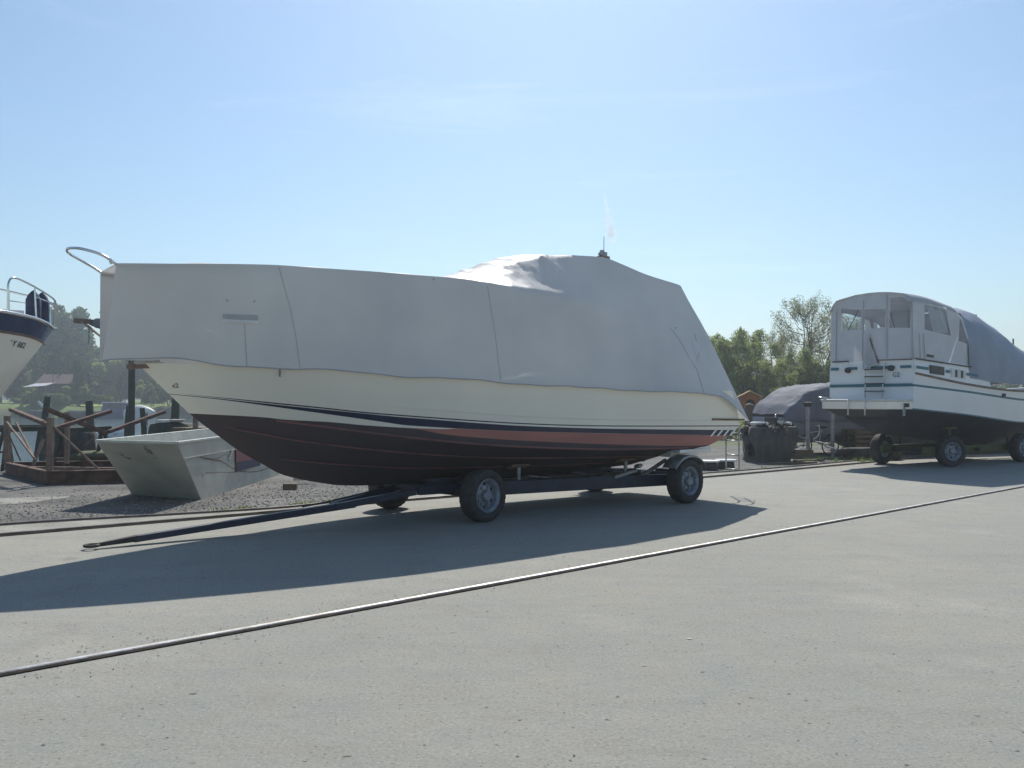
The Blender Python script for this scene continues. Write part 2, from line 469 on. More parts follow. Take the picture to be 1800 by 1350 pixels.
def root(name, loc, rz, label, cat, group=None):
    o = bpy.data.objects.new(name, None)
    o.empty_display_size = 0.2
    col.objects.link(o)
    o.location = loc
    o.rotation_euler = (0, 0, rz)
    return tag(o, label, cat, group)

def part_empty(name, parent, loc=(0, 0, 0), rz=0.0):
    o = bpy.data.objects.new(name, None)
    o.empty_display_size = 0.1
    col.objects.link(o)
    o.parent = parent
    o.location = loc
    o.rotation_euler = (0, 0, rz)
    return o

def copy_tree(o, parent=None):
    c = o.copy()
    col.objects.link(c)
    if parent is not None:
        c.parent = parent
    for ch in list(o.children):
        copy_tree(ch, c)
    return c

def structure(o):
    o["kind"] = "structure"
    return o

def panel_holes(outer, holes, fn):
    """flat panel with openings; outer/holes are 2-D loops, fn maps (u, v) to 3-D"""
    import bmesh
    bm = bmesh.new()
    es = []
    for loop in [outer] + holes:
        vs = [bm.verts.new((u, v, 0)) for u, v in loop]
        for i in range(len(vs)):
            es.append(bm.edges.new((vs[i], vs[(i + 1) % len(vs)])))
    bmesh.ops.triangle_fill(bm, use_beauty=True, use_dissolve=False, edges=es, normal=(0, 0, 1))
    bm.verts.index_update()
    V = [fn(v.co.x, v.co.y) for v in bm.verts]
    Fs = [tuple(v.index for v in f.verts) for f in bm.faces]
    bm.free()
    return V, Fs

def text_mesh(name, body, size, matl, parent, mw, extrude=0.002):
    cu = bpy.data.curves.new(name, 'FONT')
    cu.body = body
    cu.size = size
    cu.extrude = extrude
    cu.align_x = 'LEFT'
    cu.materials.append(matl)
    t = bpy.data.objects.new("tmp_text", cu)
    me = bpy.data.meshes.new_from_object(t)
    me.name = name
    bpy.data.objects.remove(t)
    o = bpy.data.objects.new(name, me)
    col.objects.link(o)
    if parent:
        o.parent = parent
    o.matrix_local = mw
    return o
# ================================================================ GROUND, LAKE, HILLS
def shore_near(x):
    return interp(x, [-400, -30, -12, -6, -1, 4, 9, 13], [20, 23.0, 24.6, 25.2, 29, 42, 80, 132])
def shore_far(x):
    return 128 + 3.5 * math.sin(x * 0.07) + 2 * math.sin(x * 0.19 + 1)
def ground_h(x, y):
    d = min(y - shore_near(x), shore_far(x) - y)
    if d <= 0:
        base = 0.0
        if y > 100:
            base = min(1.25, max(0.0, (y - shore_far(x)) * .28))
    else:
        base = -1.7 * min(1.0, d / 3.2) ** 0.8
    if y > 150:
        t = min(1, (y - 150) / 250)
        n = noise.noise(Vector((x * 0.008, y * 0.01, 3.0)))
        base += t * (1.0 + n * 1.2)
    return base

def axis_vals(spec):
    out = []
    for a, b, st in spec:
        k = max(1, int(round((b - a) / st)))
        out += [a + (b - a) * i / k for i in range(k)]
    return out + [spec[-1][1]]
gx = axis_vals([(-430, -120, 14), (-120, -40, 5), (-40, 16, 1.0), (16, 60, 4), (60, 580, 16)])
gy = axis_vals([(-35, 18, 5), (18, 46, 0.5), (46, 120, 3), (120, 137, 0.7), (136, 170, 4), (170, 465, 12)])
g = MB()
g.grid([[(x, y, ground_h(x, y)) for x in gx] for y in gy])
gmat = [M['asphalt'], M['earth'], M['lawn']]
nxc = len(gx) - 1
k = 0
for j in range(len(gy) - 1):
    for i in range(nxc):
        x, y = (gx[i] + gx[i + 1]) / 2, (gy[j] + gy[j + 1]) / 2
        if y > shore_near(x) - 0.2 or y > 33:
            g.m[k] = 2 if y > 131 else 1
        k += 1
structure(g.build("ground", gmat, smooth=True))

w = MB()
w.grid([[(x, y, -0.7) for x in axis_vals([(-420, 22, 20)])] for y in axis_vals([(18, 138, 12)])])
structure(w.build("lake", M['water']))

# hills beyond everything
def hills():
    xs = axis_vals([(-420, 570, 9)])
    rows = []
    for k in range(9):
        y = 395 + k * 8.5
        t = math.sin(k / 8 * math.pi)
        row = []
        for x in xs:
            n = noise.noise(Vector((x * 0.012, 0.3, 1.7))) * 6 + noise.noise(Vector((x * 0.05, k * 0.3, 5.2))) * 1.8
            h = interp(x, [-420, -200, -60, 60, 200, 320, 570], [12, 15, 8, 9, 25, 27, 22])
            row.append((x, y, -1 + t * max(3, h + n)))
        rows.append(row)
    structure(MB().grid(rows).build("hills", M['hill'], smooth=True))
hills()

# gravel yard: one sheet between the outer rail and the bank
outer_rail = [(-14.9, 5.6), (-10.6, 9.0), (-6.99, 12.07), (-5.1, 13.15), (-3.62, 14.05), (-2.56, 15.27), (0.0, 17.45), (2.73, 19.3), (4.6, 20.75), (7.0, 22.6), (10.2, 25.4), (14.5, 28.6), (24, 36.5)]
def yard():
    m = MB()
    rows = []
    for k in range(len(outer_rail) - 1):
        for s in range(6):
            t = s / 6
            x = outer_rail[k][0] * (1 - t) + outer_rail[k + 1][0] * t
            y = outer_rail[k][1] * (1 - t) + outer_rail[k + 1][1] * t
            yt = min(shore_near(x) - 0.35, 33.0)
            yt = max(yt, y + 0.3)
            rows.append([(x, y + (yt - y) * u, 0.004) for u in (0, 0.15, 0.3, 0.5, 0.7, 0.85, 1)])
    left = [[(-30.0 + q * 5, 5.2, 0.004)] + [(-30.0 + q * 5, 5.2 + (shore_near(-30 + q * 5) - 5.6) * u, 0.004) for u in (0.15, 0.3, 0.5, 0.7, 0.85, 1)] for q in range(4)]
    m.grid(left[:3] + rows[:]) if False else m.grid(rows)
    structure(m.build("gravel_yard", M['gravel'], merge=False))
yard()

def blob_sheet(name, cx, cy, rx, ry, z, matl, seed, rz=0):
    pts = []
    for i in range(40):
        a = 2 * math.pi * i / 40
        r = 1 + 0.28 * noise.noise(Vector((math.cos(a) * 1.3, math.sin(a) * 1.3, seed)))
        x, y = rx * r * math.cos(a), ry * r * math.sin(a)
        pts.append((cx + x * math.cos(rz) - y * math.sin(rz), cy + x * math.sin(rz) + y * math.cos(rz), z))
    return MB().poly(pts).build(name, matl)
structure(blob_sheet("dust_ground", -9.2, 14.6, 1.6, 0.7, 0.009, M['dust'], 2.0, 0.5))
structure(blob_sheet("dust_ground", -11.2, 16.2, 1.4, 0.6, 0.009, M['dust'], 7.0, 0.2))
# dusty strip between the two outer rails
def strip(name, a, b, ins, z, matl):
    rows = []
    n = 60
    def pl(P, t):
        i = min(int(t * (len(P) - 1)), len(P) - 2)
        f = t * (len(P) - 1) - i
        return (P[i][0] * (1 - f) + P[i + 1][0] * f, P[i][1] * (1 - f) + P[i + 1][1] * f)
    for k in range(n + 1):
        p, q = pl(a, k / n), pl(b, k / n)
        rows.append([(p[0] + (q[0] - p[0]) * s, p[1] + (q[1] - p[1]) * s, z) for s in ins])
    return structure(MB().grid(rows).build(name, matl))

# ---------------------------------------------------------------- rails set in the yard
def rail(name, label, pts, w, h, dark_w, group, head='steel_rail'):
    """flat steel bar standing proud of the ground with dark side strips that paint in its shade and gap"""
    r = root(name, (pts[0][0], pts[0][1], 0), 0, label, "rail", group)
    ox, oy = pts[0]
    # smooth the polyline
    P = []
    for k in range(len(pts) - 1):
        for s in range(8):
            P.append(catmull(pts, k + s / 8))
    P.append(pts[-1])
    def sect(offs):
        rows = []
        for i, p in enumerate(P):
            a, b = P[max(i - 1, 0)], P[min(i + 1, len(P) - 1)]
            dx, dy = b[0] - a[0], b[1] - a[1]
            L = math.hypot(dx, dy)
            nx, ny = dy / L, -dx / L      # towards the camera side
            rows.append([(p[0] - ox + nx * o, p[1] - oy + ny * o, z) for o, z in offs])
        return rows
    hw = w / 2
    MB().grid(sect([(-hw, -0.02), (-hw, h - 0.006), (-hw + 0.006, h), (hw - 0.006, h), (hw, h - 0.006), (hw, 0.006)])).build("rail_head", M[head], r, smooth=35)
    MB().grid(sect([(hw, 0.004), (hw + dark_w * 0.2, 0.010), (hw + dark_w, 0.0085), (hw + dark_w + 0.008, -0.01)])).build("rail_shade_gap", M['rail_shade'], r, smooth=40)  # dark strip stands in for the rail's shaded side and gap
    MB().grid(sect([(-hw - dark_w * 0.5, -0.01), (-hw - dark_w * 0.45, 0.0075), (-hw, 0.0075)])).build("rail_shade_gap", M['rail_shade'], r, smooth=40)
    return r
railA = [(-9.9, -0.5), (-6.3, 2.7), (-3.19, 5.52), (-1.9, 6.66), (0.0, 8.37), (2.82, 10.93), (5.1, 12.98), (10.2, 17.61), (16.5, 23.3), (30, 35.5)]
railB = [(-15.2, 4.1), (-10.0, 8.3), (-6.46, 11.16), (-3.49, 13.62), (-2.56, 14.5), (0.0, 16.5), (2.73, 18.55), (4.53, 19.85), (10.01, 24.5), (12.84, 26.93), (24, 36.3)]
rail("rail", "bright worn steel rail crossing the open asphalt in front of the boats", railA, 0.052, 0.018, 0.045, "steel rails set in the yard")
rail("rail", "rusty rail just in front of the drawbar, at the inner edge of the gravel strip", railB, 0.05, 0.035, 0.07, "steel rails set in the yard", 'rail_old')
rail("rail", "rusty outer rail that borders the gravel where the skip stands", outer_rail, 0.045, 0.034, 0.07, "steel rails set in the yard", 'rail_old')
strip("dust_ground", railB[1:], outer_rail[1:-1] + [outer_rail[-1]], (0.06, 0.5, 0.95), 0.0075, M['dust'])

# ================================================================ HULL BUILDER
def make_hull(half, zk, rows, xstern, mats, parent, name="hull", N=70, nearsign=1, power=1.0, rz_fair=0.0):
    """rows: list of (z(x), material index of the band below). Mirrored hull with transom and deck."""
    def stem(zr):
        lo, hi = rows_x0, rows_x1
        for _ in range(44):
            mid = (lo + hi) / 2
            if zk(mid) < zr(mid): lo = mid
            else: hi = mid
        return (lo + hi) / 2
    rows_x0, rows_x1 = half.span
    pts = []
    for zr, mi in rows:
        xe = stem(zr)
        z0 = zr(xstern(0.9))
        for _ in range(6):
            xs = xstern(z0); z0 = zr(xs)
        line = []
        for i in range(N + 1):
            u = i / N
            u = 1 - (1 - u) ** 1.35
            x = xs + (xe - xs) * u
            z = zr(x)
            y = 0.0 if i == N else half(x, z)
            line.append((x, y, z))
        pts.append(line)
    kx = stem(rows[0][0])
    keel = []
    x_k0 = xstern(zk(xstern(0.7)))
    # keel line follows the stem exactly up to the last row
    last_xe = stem(rows[-1][0])
    for i in range(N + 1):
        u = 1 - (1 - i / N) ** 1.35
        x = x_k0 + (last_xe - x_k0) * u
        keel.append((x, 0.0, zk(x)))
    pts.append(keel)
    m = MB()
    for r in range(len(pts) - 1):
        mi = rows[r][1]
        m.grid([pts[r], pts[r + 1]], mi)
        m.grid([[(x, -y, z) for x, y, z in pts[r]], [(x, -y, z) for x, y, z in pts[r + 1]]], mi, flip=True)
    # transom
    for r in range(len(pts) - 1):
        a, b = pts[r][0], pts[r + 1][0]
        m.add([a, b, (b[0], -b[1], b[2]), (a[0], -a[1], a[2])], [(0, 1, 2, 3)], rows[r][1])
    # deck
    top = pts[0]
    m.grid([[(x, y, z) for x, y, z in top], [(x, -y, z) for x, y, z in top]], 0, flip=True)
    o = m.build(name, mats, parent, smooth=32, merge=True)
    return o, pts

class Half:
    def __init__(s, XC, ZC, BC, XS, BS, ZS, zk, xbow, span, flare=0.9, tip=0.8):
        s.__dict__.update(locals()); s.span = span
    def __call__(s, x, z):
        zk = s.zk(x); zc = interp(x, s.XC, s.ZC); bc = interp(x, s.XC, s.BC)
        bs = interp(x, s.XS, s.BS); zs = interp(x, s.XS, s.ZS)
        if z <= zk: return 0.0
        if bc <= 0.001 or zk >= zc:
            return bs * min(1.0, max(0.0, (z - zk) / (zs - zk + 1e-6))) ** s.tip
        if z < zc: return bc * (z - zk) / (zc - zk + 1e-6)
        t = max(0.0, min(1.0, (z - zc) / (zs - zc)))
        return bc + (bs - bc) * t ** s.flare

def smooth_table(xs, ys, n=60):
    """resample a polyline table with soft Catmull-Rom so that it has no corners"""
    X, Y = [], []
    pts = list(zip(xs, ys))
    for i in range(n + 1):
        p = catmull(pts, (len(pts) - 1) * i / n)
        X.append(p[0]); Y.append(p[1])
    return X, Y

# ================================================================ MAIN BOAT
BO, BH = (2.24, 15.75, 0), R(216.3)
boat = root("motor_boat", BO, BH, "cream motor boat with navy stripe and black-red bottom, tarpaulin-covered, on a blue trailer", "boat")
KX, KZ = smooth_table([-1.4, 0, 3, 5.4, 6.08, 6.59, 6.88, 7.23, 7.74, 8.05, 8.37, 8.6], [.66, .58, .48, .50, .58, .71, .87, 1.08, 1.47, 1.76, 2.08, 2.31])
zk_main = lambda x: interp(x, KX, KZ)
CX = [-1.4, 0, 1.4, 2.7, 3.7, 4.9, 6.0, 6.95, 7.5, 7.85]
c1, c2 = smooth_table(CX, [.94, .94, .945, .96, 1.03, 1.14, 1.3, 1.45, 1.52, 1.56])
_, c3 = smooth_table(CX, [1.3, 1.32, 1.33, 1.32, 1.28, 1.14, .86, .5, .22, 0])
SX = [-1.4, 0, 3, 4, 5, 6, 7, 7.7, 8.2, 8.45]
d1, d2 = smooth_table(SX, [1.42, 1.5, 1.52, 1.5, 1.42, 1.25, .92, .58, .22, 0])
_, d3 = smooth_table(SX, [1.85, 1.9, 1.98, 2.0, 2.05, 2.08, 2.12, 2.15, 2.16, 2.16])
half_main = Half(c1, c2, c3, d1, d2, d3, zk_main, 8.45, (4.0, 8.6), flare=0.92)
def tb(*p):
    xs, ys = [a for a, b in p], [b for a, b in p]
    X, Y = smooth_table(xs, ys, 50)
    return lambda x: interp(x, X, Y)
r_sheer = lambda x: interp(x, d1, d3)
r_thin = tb((-1.4, 1.275), (-.97, 1.28), (2.04, 1.33), (3.81, 1.40), (5.69, 1.54), (6.42, 1.62), (7.23, 1.71), (7.87, 1.78), (8.5, 1.86))
r_thinb = lambda x: r_thin(x) - 0.016 * max(0, min(1, (8.0 - x)))
r_nt0 = tb((-1.4, 1.19), (-.81, 1.205), (2.03, 1.28), (3.8, 1.36), (5.26, 1.475), (5.69, 1.515), (6.78, 1.635), (7.6, 1.735), (8.5, 1.84))
r_nt = lambda x: min(r_nt0(x), r_thinb(x) - 0.001)
r_nb0 = tb((-1.4, 1.09), (-.79, 1.11), (2.02, 1.21), (3.79, 1.28), (5.23, 1.37), (5.67, 1.43), (6.78, 1.60), (7.6, 1.725), (8.5, 1.835))
r_nb = lambda x: min(r_nb0(x), r_nt(x) - 0.001)
r_wl0 = tb((-1.4, 1.5), (4.2, 1.5), (4.64, 1.33), (5.24, 1.34), (5.87, 1.385), (6.29, 1.43), (6.77, 1.46), (7.0, 1.49), (7.25, 1.51), (7.75, 1.54), (8.4, 1.57))
r_wl = lambda x: min(r_wl0(x), r_nb(x) - 0.001)
r_rb0 = tb((-1.4, .955), (.13, .96), (1.99, 1.04), (3.76, 1.15), (4.8, 1.25), (5.43, 1.36), (8.5, 1.7))
r_rb = lambda x: min(r_rb0(x), r_wl(x) - 0.001)
r_s1a = tb((-1.4, .94), (.11, .94), (1.98, .975), (3.75, 1.075), (4.78, 1.17), (5.64, 1.28), (6.81, 1.452), (7.4, 1.53), (8.5, 1.66))
r_s1 = lambda x: min(r_s1a(x), r_rb(x) - 0.001)
r_s1b = lambda x: r_s1(x) - 0.028 * max(0.02, min(1, (7.0 - x) / 0.6))
r_s2a = tb((-1.4, .74), (0, .77), (3.5, .88), (4.6, .95), (5.73, 1.07), (6.59, 1.2), (7.06, 1.3), (7.45, 1.38), (8.5, 1.56))
r_s2 = lambda x: min(r_s2a(x), r_s1b(x) - 0.001)
r_s2b = lambda x: r_s2(x) - 0.022 * max(0.03, min(1, (7.5 - x) / 0.4))
r_s3a = tb((-1.4, .68), (0, .66), (4.55, .75), (5.59, .82), (6.21, .88), (6.78, .97), (7.6, 1.2), (8.5, 1.4))
r_s3 = lambda x: min(r_s3a(x), r_s2b(x) - 0.001)
r_s3b = lambda x: r_s3(x) - 0.018 * max(0.03, min(1, (6.9 - x) / 0.5))
stern_x = lambda z: interp(z, [.55, .84, .95, 1.11, 1.35, 1.6, 1.9], [.2, .07, -.38, -.84, -1.28, -1.05, -.8])
main_rows = [(r_sheer, 0), (r_thin, 1), (r_thinb, 0), (r_nt, 1), (r_nb, 0), (r_wl, 2), (r_rb, 3), (r_s1, 4), (r_s1b, 3), (r_s2, 4), (r_s2b, 3), (r_s3, 3), (r_s3b, 3)]
hull, HP = make_hull(half_main, zk_main, main_rows, stern_x, [M['gel'], M['navy'], M['red_band'], M['antifoul'], M['strake']], boat, N=90)

def on_hull(x, z, off=0.004, hf=half_main):
    y = hf(x, z)
    return (x, y + off, z)
# spray-rail ridge lines that stand proud of the bottom
for zr, w_, nm, x1 in ((r_s1, .03, "spray_rail", 6.9), (r_s2a, .022, "spray_rail", 7.3), (r_s3a, .018, "spray_rail", 6.7)):
    for sgn in (1, -1):
        rows = []
        for i in range(61):
            x = 0.12 + (x1 - 0.12) * i / 60
            z = zr(x)
            y0, y1 = half_main(x, z), half_main(x, z - w_)
            rows.append([(x, sgn * (y0 + .001), z), (x, sgn * (y0 + .012), z - w_ * .35), (x, sgn * (y0 + .006), z - w_ * .8), (x, sgn * (y1 + .001), z - w_)])
        MB().grid(rows, flip=sgn < 0).build(nm, M['strake'], boat, smooth=40)
# slanted white slashes over the navy stripe at the quarter
for k in range(4):
    x0 = -0.56 - k * 0.17
    q = []
    for zz in (1.265, 1.21, 1.16, 1.105):
        t = (1.265 - zz) / 0.16
        q.append((x0 + t * 0.17, zz))
    rows = [[(x + dx, half_main(x + dx, zz) + 0.006, zz) for dx in (0.028, -0.028)] for x, zz in q]
    MB().grid(rows).build("stripe_slash", M['gel_white'], boat)
# dark rubbing strake on the quarter, swim step lip
MB().bar((-.36, half_main(-.4, 1.39) + .012, 1.395), (-1.22, half_main(-1.2, 1.37) + .012, 1.375), .03, .03).build("rubbing_strake", M['wood'], boat, bevel=.005)
# faint knuckle line
rows = []
for i in range(70):
    x = -0.9 + 6.5 * i / 69
    z = r_thin(x) + 0.085 + .02 * (i / 69)
    rows.append([(x, half_main(x, z) + .002, z), (x, half_main(x, z - .006) + .007, z - .004), (x, half_main(x, z - .01) + .002, z - .009)])
MB().grid(rows).build("hull_knuckle", M['gel'], boat)
# trim tab / cavitation plate under the swim step
m = MB()
m.prism([(.35, 1.34), (-.62, 1.15), (-.95, .75), (-.95, .2), (.2, .2)], .845, .90)
m.prism([(.25, 1.05), (-.55, .95), (-.7, .3), (.2, .3)], .76, .845)
m.build("trim_tab", M['gel_white'], boat, bevel=.01)
# stem anchor fitting
m = MB()
m.bar((8.2, 0, 2.13), (8.50, 0, 2.12), .14, .05)
m.tube([(8.52, -.07, 2.12), (8.52, .07, 2.12)], .04, 12)
m.build("anchor_roller", M['rust_pale'], boat)
m = MB()
for y in (-.06, .06):
    m.bar((8.2, y, 2.17), (8.50, y, 2.15), .012, .07)
m.build("anchor_bracket", M['alu'], boat)
# bow rail loop
loop = [(7.0, .93, 3.33), (7.8, .74, 3.31), (8.3, .60, 3.285), (8.72, .42, 3.275), (8.80, .41, 3.30), (8.87, .42, 3.345), (8.98, .40, 3.40), (9.14, .28, 3.455), (9.215, .13, 3.475), (9.235, 0, 3.48)]
loop = loop + [(x, -y, z) for x, y, z in loop[-2::-1]]
LP = [catmull(loop, i * (len(loop) - 1) / 70) for i in range(71)]
MB().tube(LP, .0165, 10).build("bow_rail", M['chrome'], boat, smooth=True)
m = MB()
m.tube([(8.86, .44, 3.34), (8.84, .44, 3.285)], .02, 8)
m.build("rail_fitting", M['white_plastic'], boat)
for x, y in ((7.0, .9), (5.4, 1.2), (3.9, 1.28)):
    for s in (1, -1):
        MB().tube([(x, s * y, 2.0), (x, s * (y - .03), 3.3)], .0125, 8).build("rail_stanchion", M['chrome'], boat, smooth=True)
# boarding ladder hanging behind the stern
lad = part_empty("boarding_ladder", boat)
m = MB()
m.tube([(-1.25, .95, 1.40), (-1.5, .95, 1.36), (-1.59, .945, 1.27), (-1.62, .94, 1.1), (-1.62, .94, .44)], .014, 8)
m.build("ladder_rail", M['alu'], lad, smooth=True)
m = MB()
m.tube([(-1.25, .66, 1.40), (-1.5, .66, 1.36), (-1.59, .65, 1.27), (-1.62, .645, 1.1), (-1.62, .64, .44)], .014, 8)
m.build("ladder_rail", M['alu'], lad, smooth=True)
for z in (1.12, .98, .72, .46):
    MB().tube([(-1.62, .945, z), (-1.62, .64, z)], .012, 8).build("rung", M['alu'], lad, smooth=True)
m = MB(); m.tube([(-1.60, 1.0, 1.12), (-1.70, 1.0, .80), (-1.62, .94, .6)], .006, 6); m.build("ladder_stay", M['alu'], lad)
# navigation light and aerial that pokes out of the canopy top
ant = part_empty("radio_mast", boat, (0.82, 0, 0))
m = MB(); m.prism([(-.26, -.08), (.12, -.08), (.12, .08), (-.26, .08)], 4.02, 4.11); m.prism([(-.12, -.06), (.10, -.06), (.10, .06), (-.12, .06)], 4.11, 4.22)
m.build("mast_foot", M['rust_pale'], ant, bevel=.02)
m = MB(); m.box((0, 0, 4.25), (.12, .10, .07)); m.box((.02, 0, 4.30), (.06, .06, .04)); m.tube([(0, .0, 4.2), (.13, .02, 4.24)], .012, 6)
m.build("lamp_housing", M['galv'], ant, bevel=.008)
MB().tube([(-.02, 0, 4.3), (-.025, 0, 4.56)], .006, 6).build("aerial", M['grease'], ant)
# hull marking near the stem
dirb = Vector((half_main(7.95, 1.9), 0, 0))
def hull_text(name, body, x, z, size, parent, hf, matl, sgn=1, rise=0.0):
    """lettering lies on the near topside; text runs from bow to stern"""
    y = hf(x, z)
    ty = hf(x - .3, z) - y
    ux = Vector((-.3, ty, 0)).normalized() if sgn > 0 else Vector((.3, -ty, 0)).normalized()
    uz = Vector((0, hf(x, z + .1) - y, .1)).normalized()
    nn = ux.cross(uz).normalized()
    uz = nn.cross(ux)
    mw = Matrix((ux, uz, nn)).transposed().to_4x4()
    mw.translation = Vector((x, y, z)) + nn * 0.006
    if rise:
        mw = mw @ Matrix.Rotation(rise, 4, 'Z')
    return text_mesh(name, body, size, matl, parent, mw)
hull_text("hull_marking", "c2", 8.06, 1.87, .085, boat, half_main, M['letter'])

# ================================================================ GREY TARPAULIN OVER THE BOAT
cov = root("boat_cover", BO, BH, "huge grey tarpaulin draped over the long motor boat and its wheelhouse frame", "tarpaulin")
C_hem = [(8.86,.06,2.18),(8.2,.46,2.21),(7.58,.72,2.135),(6.97,.99,2.10),(6.31,1.21,2.08),(5.59,1.38,2.02),(4.79,1.49,2.0),(3.9,1.55,1.94),(3.2,1.56,1.925),(2.6,1.56,1.90),(2.1,1.56,1.88),(1.4,1.56,1.86),(.5,1.56,1.84),(-.1,1.55,1.81),(-.45,1.54,1.78),(-.85,1.52,1.58),(-1.25,1.47,1.35)]
C_sh = [(8.79,.43,3.30),(8.24,.65,3.32),(7.62,.82,3.35),(7.05,.95,3.37),(6.27,1.1,3.37),(5.51,1.2,3.37),(4.57,1.26,3.37),(3.92,1.28,3.34),(3.21,1.28,3.30),(2.68,1.27,3.26),(2.12,1.21,3.22),(1.4,1.13,3.15),(.5,1.1,3.0),(0,1.08,2.93),(-.25,1.07,2.90),(-.5,1.03,2.89),(-.75,.98,2.85)]
C_re = [(8.78,.3,3.305),(8.24,.45,3.355),(7.62,.55,3.40),(7.05,.6,3.43),(6.27,.7,3.44),(5.51,.75,3.445),(4.5,.78,3.46),(3.9,.74,3.57),(3.25,.7,3.80),(2.75,.7,3.93),(2.1,.7,3.995),(1.4,.7,4.035),(.55,.7,3.86),(.07,.7,3.785),(-.1,.7,3.76),(-.25,.7,3.74),(-.38,.69,3.72)]
C_cr = [(8.775,0,3.31),(8.24,0,3.38),(7.62,0,3.44),(7.05,0,3.47),(6.27,0,3.48),(5.51,0,3.49),(4.5,0,3.52),(3.85,0,3.67),(3.25,0,3.89),(2.75,0,4.02),(2.1,0,4.09),(1.4,0,4.12),(.55,0,3.96),(.07,0,3.87),(-.1,0,3.84),(-.28,0,3.81),(-.45,0,3.78)]
NU = 420
segs = [14, 10, 8]
def cover_profile(t):
    a, b, c, d = (catmull(P, t) for P in (C_hem, C_sh, C_re, C_cr))
    out = []
    for (p, q), n in zip(((a, b), (b, c), (c, d)), segs):
        for i in range(n):
            out.append((lerp(p, q, i / n), (p, q, i / n)))
    out.append((d, (c, d, 1)))
    return out
def wrinkle(x, y, z, i_row, t):
    v = Vector((x, y, z))
    n1 = noise.noise(Vector((x * .55, z * .7, 3.1)))
    n2 = noise.noise(Vector((x * 2.1 + z * 1.3, z * .9, 9.2 + y)))
    wind = max(0.0, min(1.0, (x - 1.7) / .7)) * max(0.0, min(1.0, (4.6 - x) / .8)) * max(0.0, min(1.0, (z - 3.1) / .35))
    n3 = noise.ridged_multi_fractal(v * 2.3, 1.0, 2.1, 4, 1.0, 2.0) - 1.0
    n4 = noise.noise(v * 6.0)
    fold = noise.noise(Vector((x * 1.25 + z * .75, z * .28, 21.0)))
    fold = (1 - abs(fold) * 2.6)
    fold = max(0.0, fold) ** 3 * .011 * (.5 + .5 * noise.noise(Vector((x * .4, z * .8, 33.0))))
    d = n1 * .020 + n2 * .008 + wind * (n3 * .022 + n4 * .008)
    return d
def cover_rows(side):
    rows = []
    for i in range(NU + 1):
        t = (len(C_hem) - 1) * i / NU
        prof = cover_profile(t)
        row = []
        for j, (p, _) in enumerate(prof):
            x, y, z = p
            fade = min(1.0, j / 4)
            dd = wrinkle(x, y * side, z, j, t)
            if j < 14:
                # drape bulge between the rail and the hem, pleats that open towards the hem, pull folds from the stanchions
                s = j / 14
                dd += noise.noise(Vector((x * 2.4 + s * .7, s * .5, 55.0))) * .026 * (1 - s) ** .7
                for xs_, k_ in ((7.0, .55), (7.0, -.4), (5.4, .5), (5.4, -.55), (3.9, .45), (1.9, -.6), (.2, .5), (-.1, -.3)):
                    q_ = (x - xs_ - (1 - s) * k_) / .055
                    if abs(q_) < 3:
                        dd += math.exp(-q_ * q_) * .013 * s * (1 if k_ > 0 else .6)
                y += dd * 1.0 * math.sin(math.pi * min(1, s * 1.0)) + .004
                if j == 0:
                    z += .006 * math.sin(x * 3.2) + .005 * math.sin(x * 8.7 + 1) * (1 if 0 < i < NU else 0)
            else:
                y += dd * .35
                z += dd * (1.0 if j > 15 else .4)
                # sag between bows over the foredeck
                if 3.9 < x < 8.7 and j > 14:
                    z -= .018 * abs(math.sin(x * 2.4)) * min(1, (j - 14) / 5)
            row.append((x, y * side, z))
        rows.append(row)
    return rows
m = MB()
near_rows, far_rows = cover_rows(1), cover_rows(-1)
m.grid(near_rows)
m.grid(far_rows, flip=True)
# aft panel between the two rear corners
A, Bq = near_rows[-1], far_rows[-1]
rear = []
for k in range(25):
    s = k / 24
    bul = math.sin(math.pi * s)
    rear.append([(A[j][0] * (1 - s) + Bq[j][0] * s - .10 * bul * (1 - j / len(A)) - .02 * noise.noise(Vector((s * 6, j * .2, 4))) * bul, A[j][1] * (1 - s) + Bq[j][1] * s, A[j][2] * (1 - s) + Bq[j][2] * s) for j in range(len(A))])
m.grid(rear)
m.build("sheet", M['tarp'], cov, smooth=50, merge=True)
def on_cover(x, s, off=.006):
    """point on the near side panel: x along, s 0 at hem .. 1 at the rail"""
    j = s * 14
    j0 = min(int(j), 13)
    at = lambda i: lerp(near_rows[i][j0], near_rows[i][j0 + 1], j - j0)
    i = 0
    while i < NU - 1 and at(i + 1)[0] > x: i += 1
    a, b = at(i), at(i + 1)
    p = lerp(a, b, max(0, min(1, (a[0] - x) / (a[0] - b[0] + 1e-9))))
    return (p[0], p[1] + off, p[2])
def seam(name, pts, w, matl, off=.006, flat=True):
    P = []
    for k in range(len(pts) - 1):
        for q in range(10):
            x, s = lerp(pts[k], pts[k + 1], q / 10)
            P.append(on_cover(x, s, off))
    P.append(on_cover(*pts[-1], off))
    return MB().tube(P, w, 5).build(name, matl, cov, smooth=True)
seam("seam", [(7.04, .98), (6.98, .8), (6.91, .6), (6.84, .3), (6.80, .0)], .0035, M['tarp_seam'], .003)
seam("seam", [(7.42, .44), (7.4, .2), (7.38, .0)], .0045, M['tarp_seam'], .003)
seam("seam", [(.35, .96), (.22, .8), (.12, .6), (-.02, .35), (.0, .0)], .0045, M['tarp_seam'], .003)
seam("seam", [(-.3, .96), (-.22, .7), (-.1, .5)], .0035, M['tarp_seam'], .003)
seam("seam", [(4.15, .96), (4.12, .5), (4.1, 0.02)], .003, M['tarp_seam'], .003)
# hem rope
P = [(r[0][0], r[0][1] + .004, r[0][2]) for r in near_rows[::3]]
MB().tube(P, .007, 6).build("hem", M['tarp_seam'], cov, smooth=True)
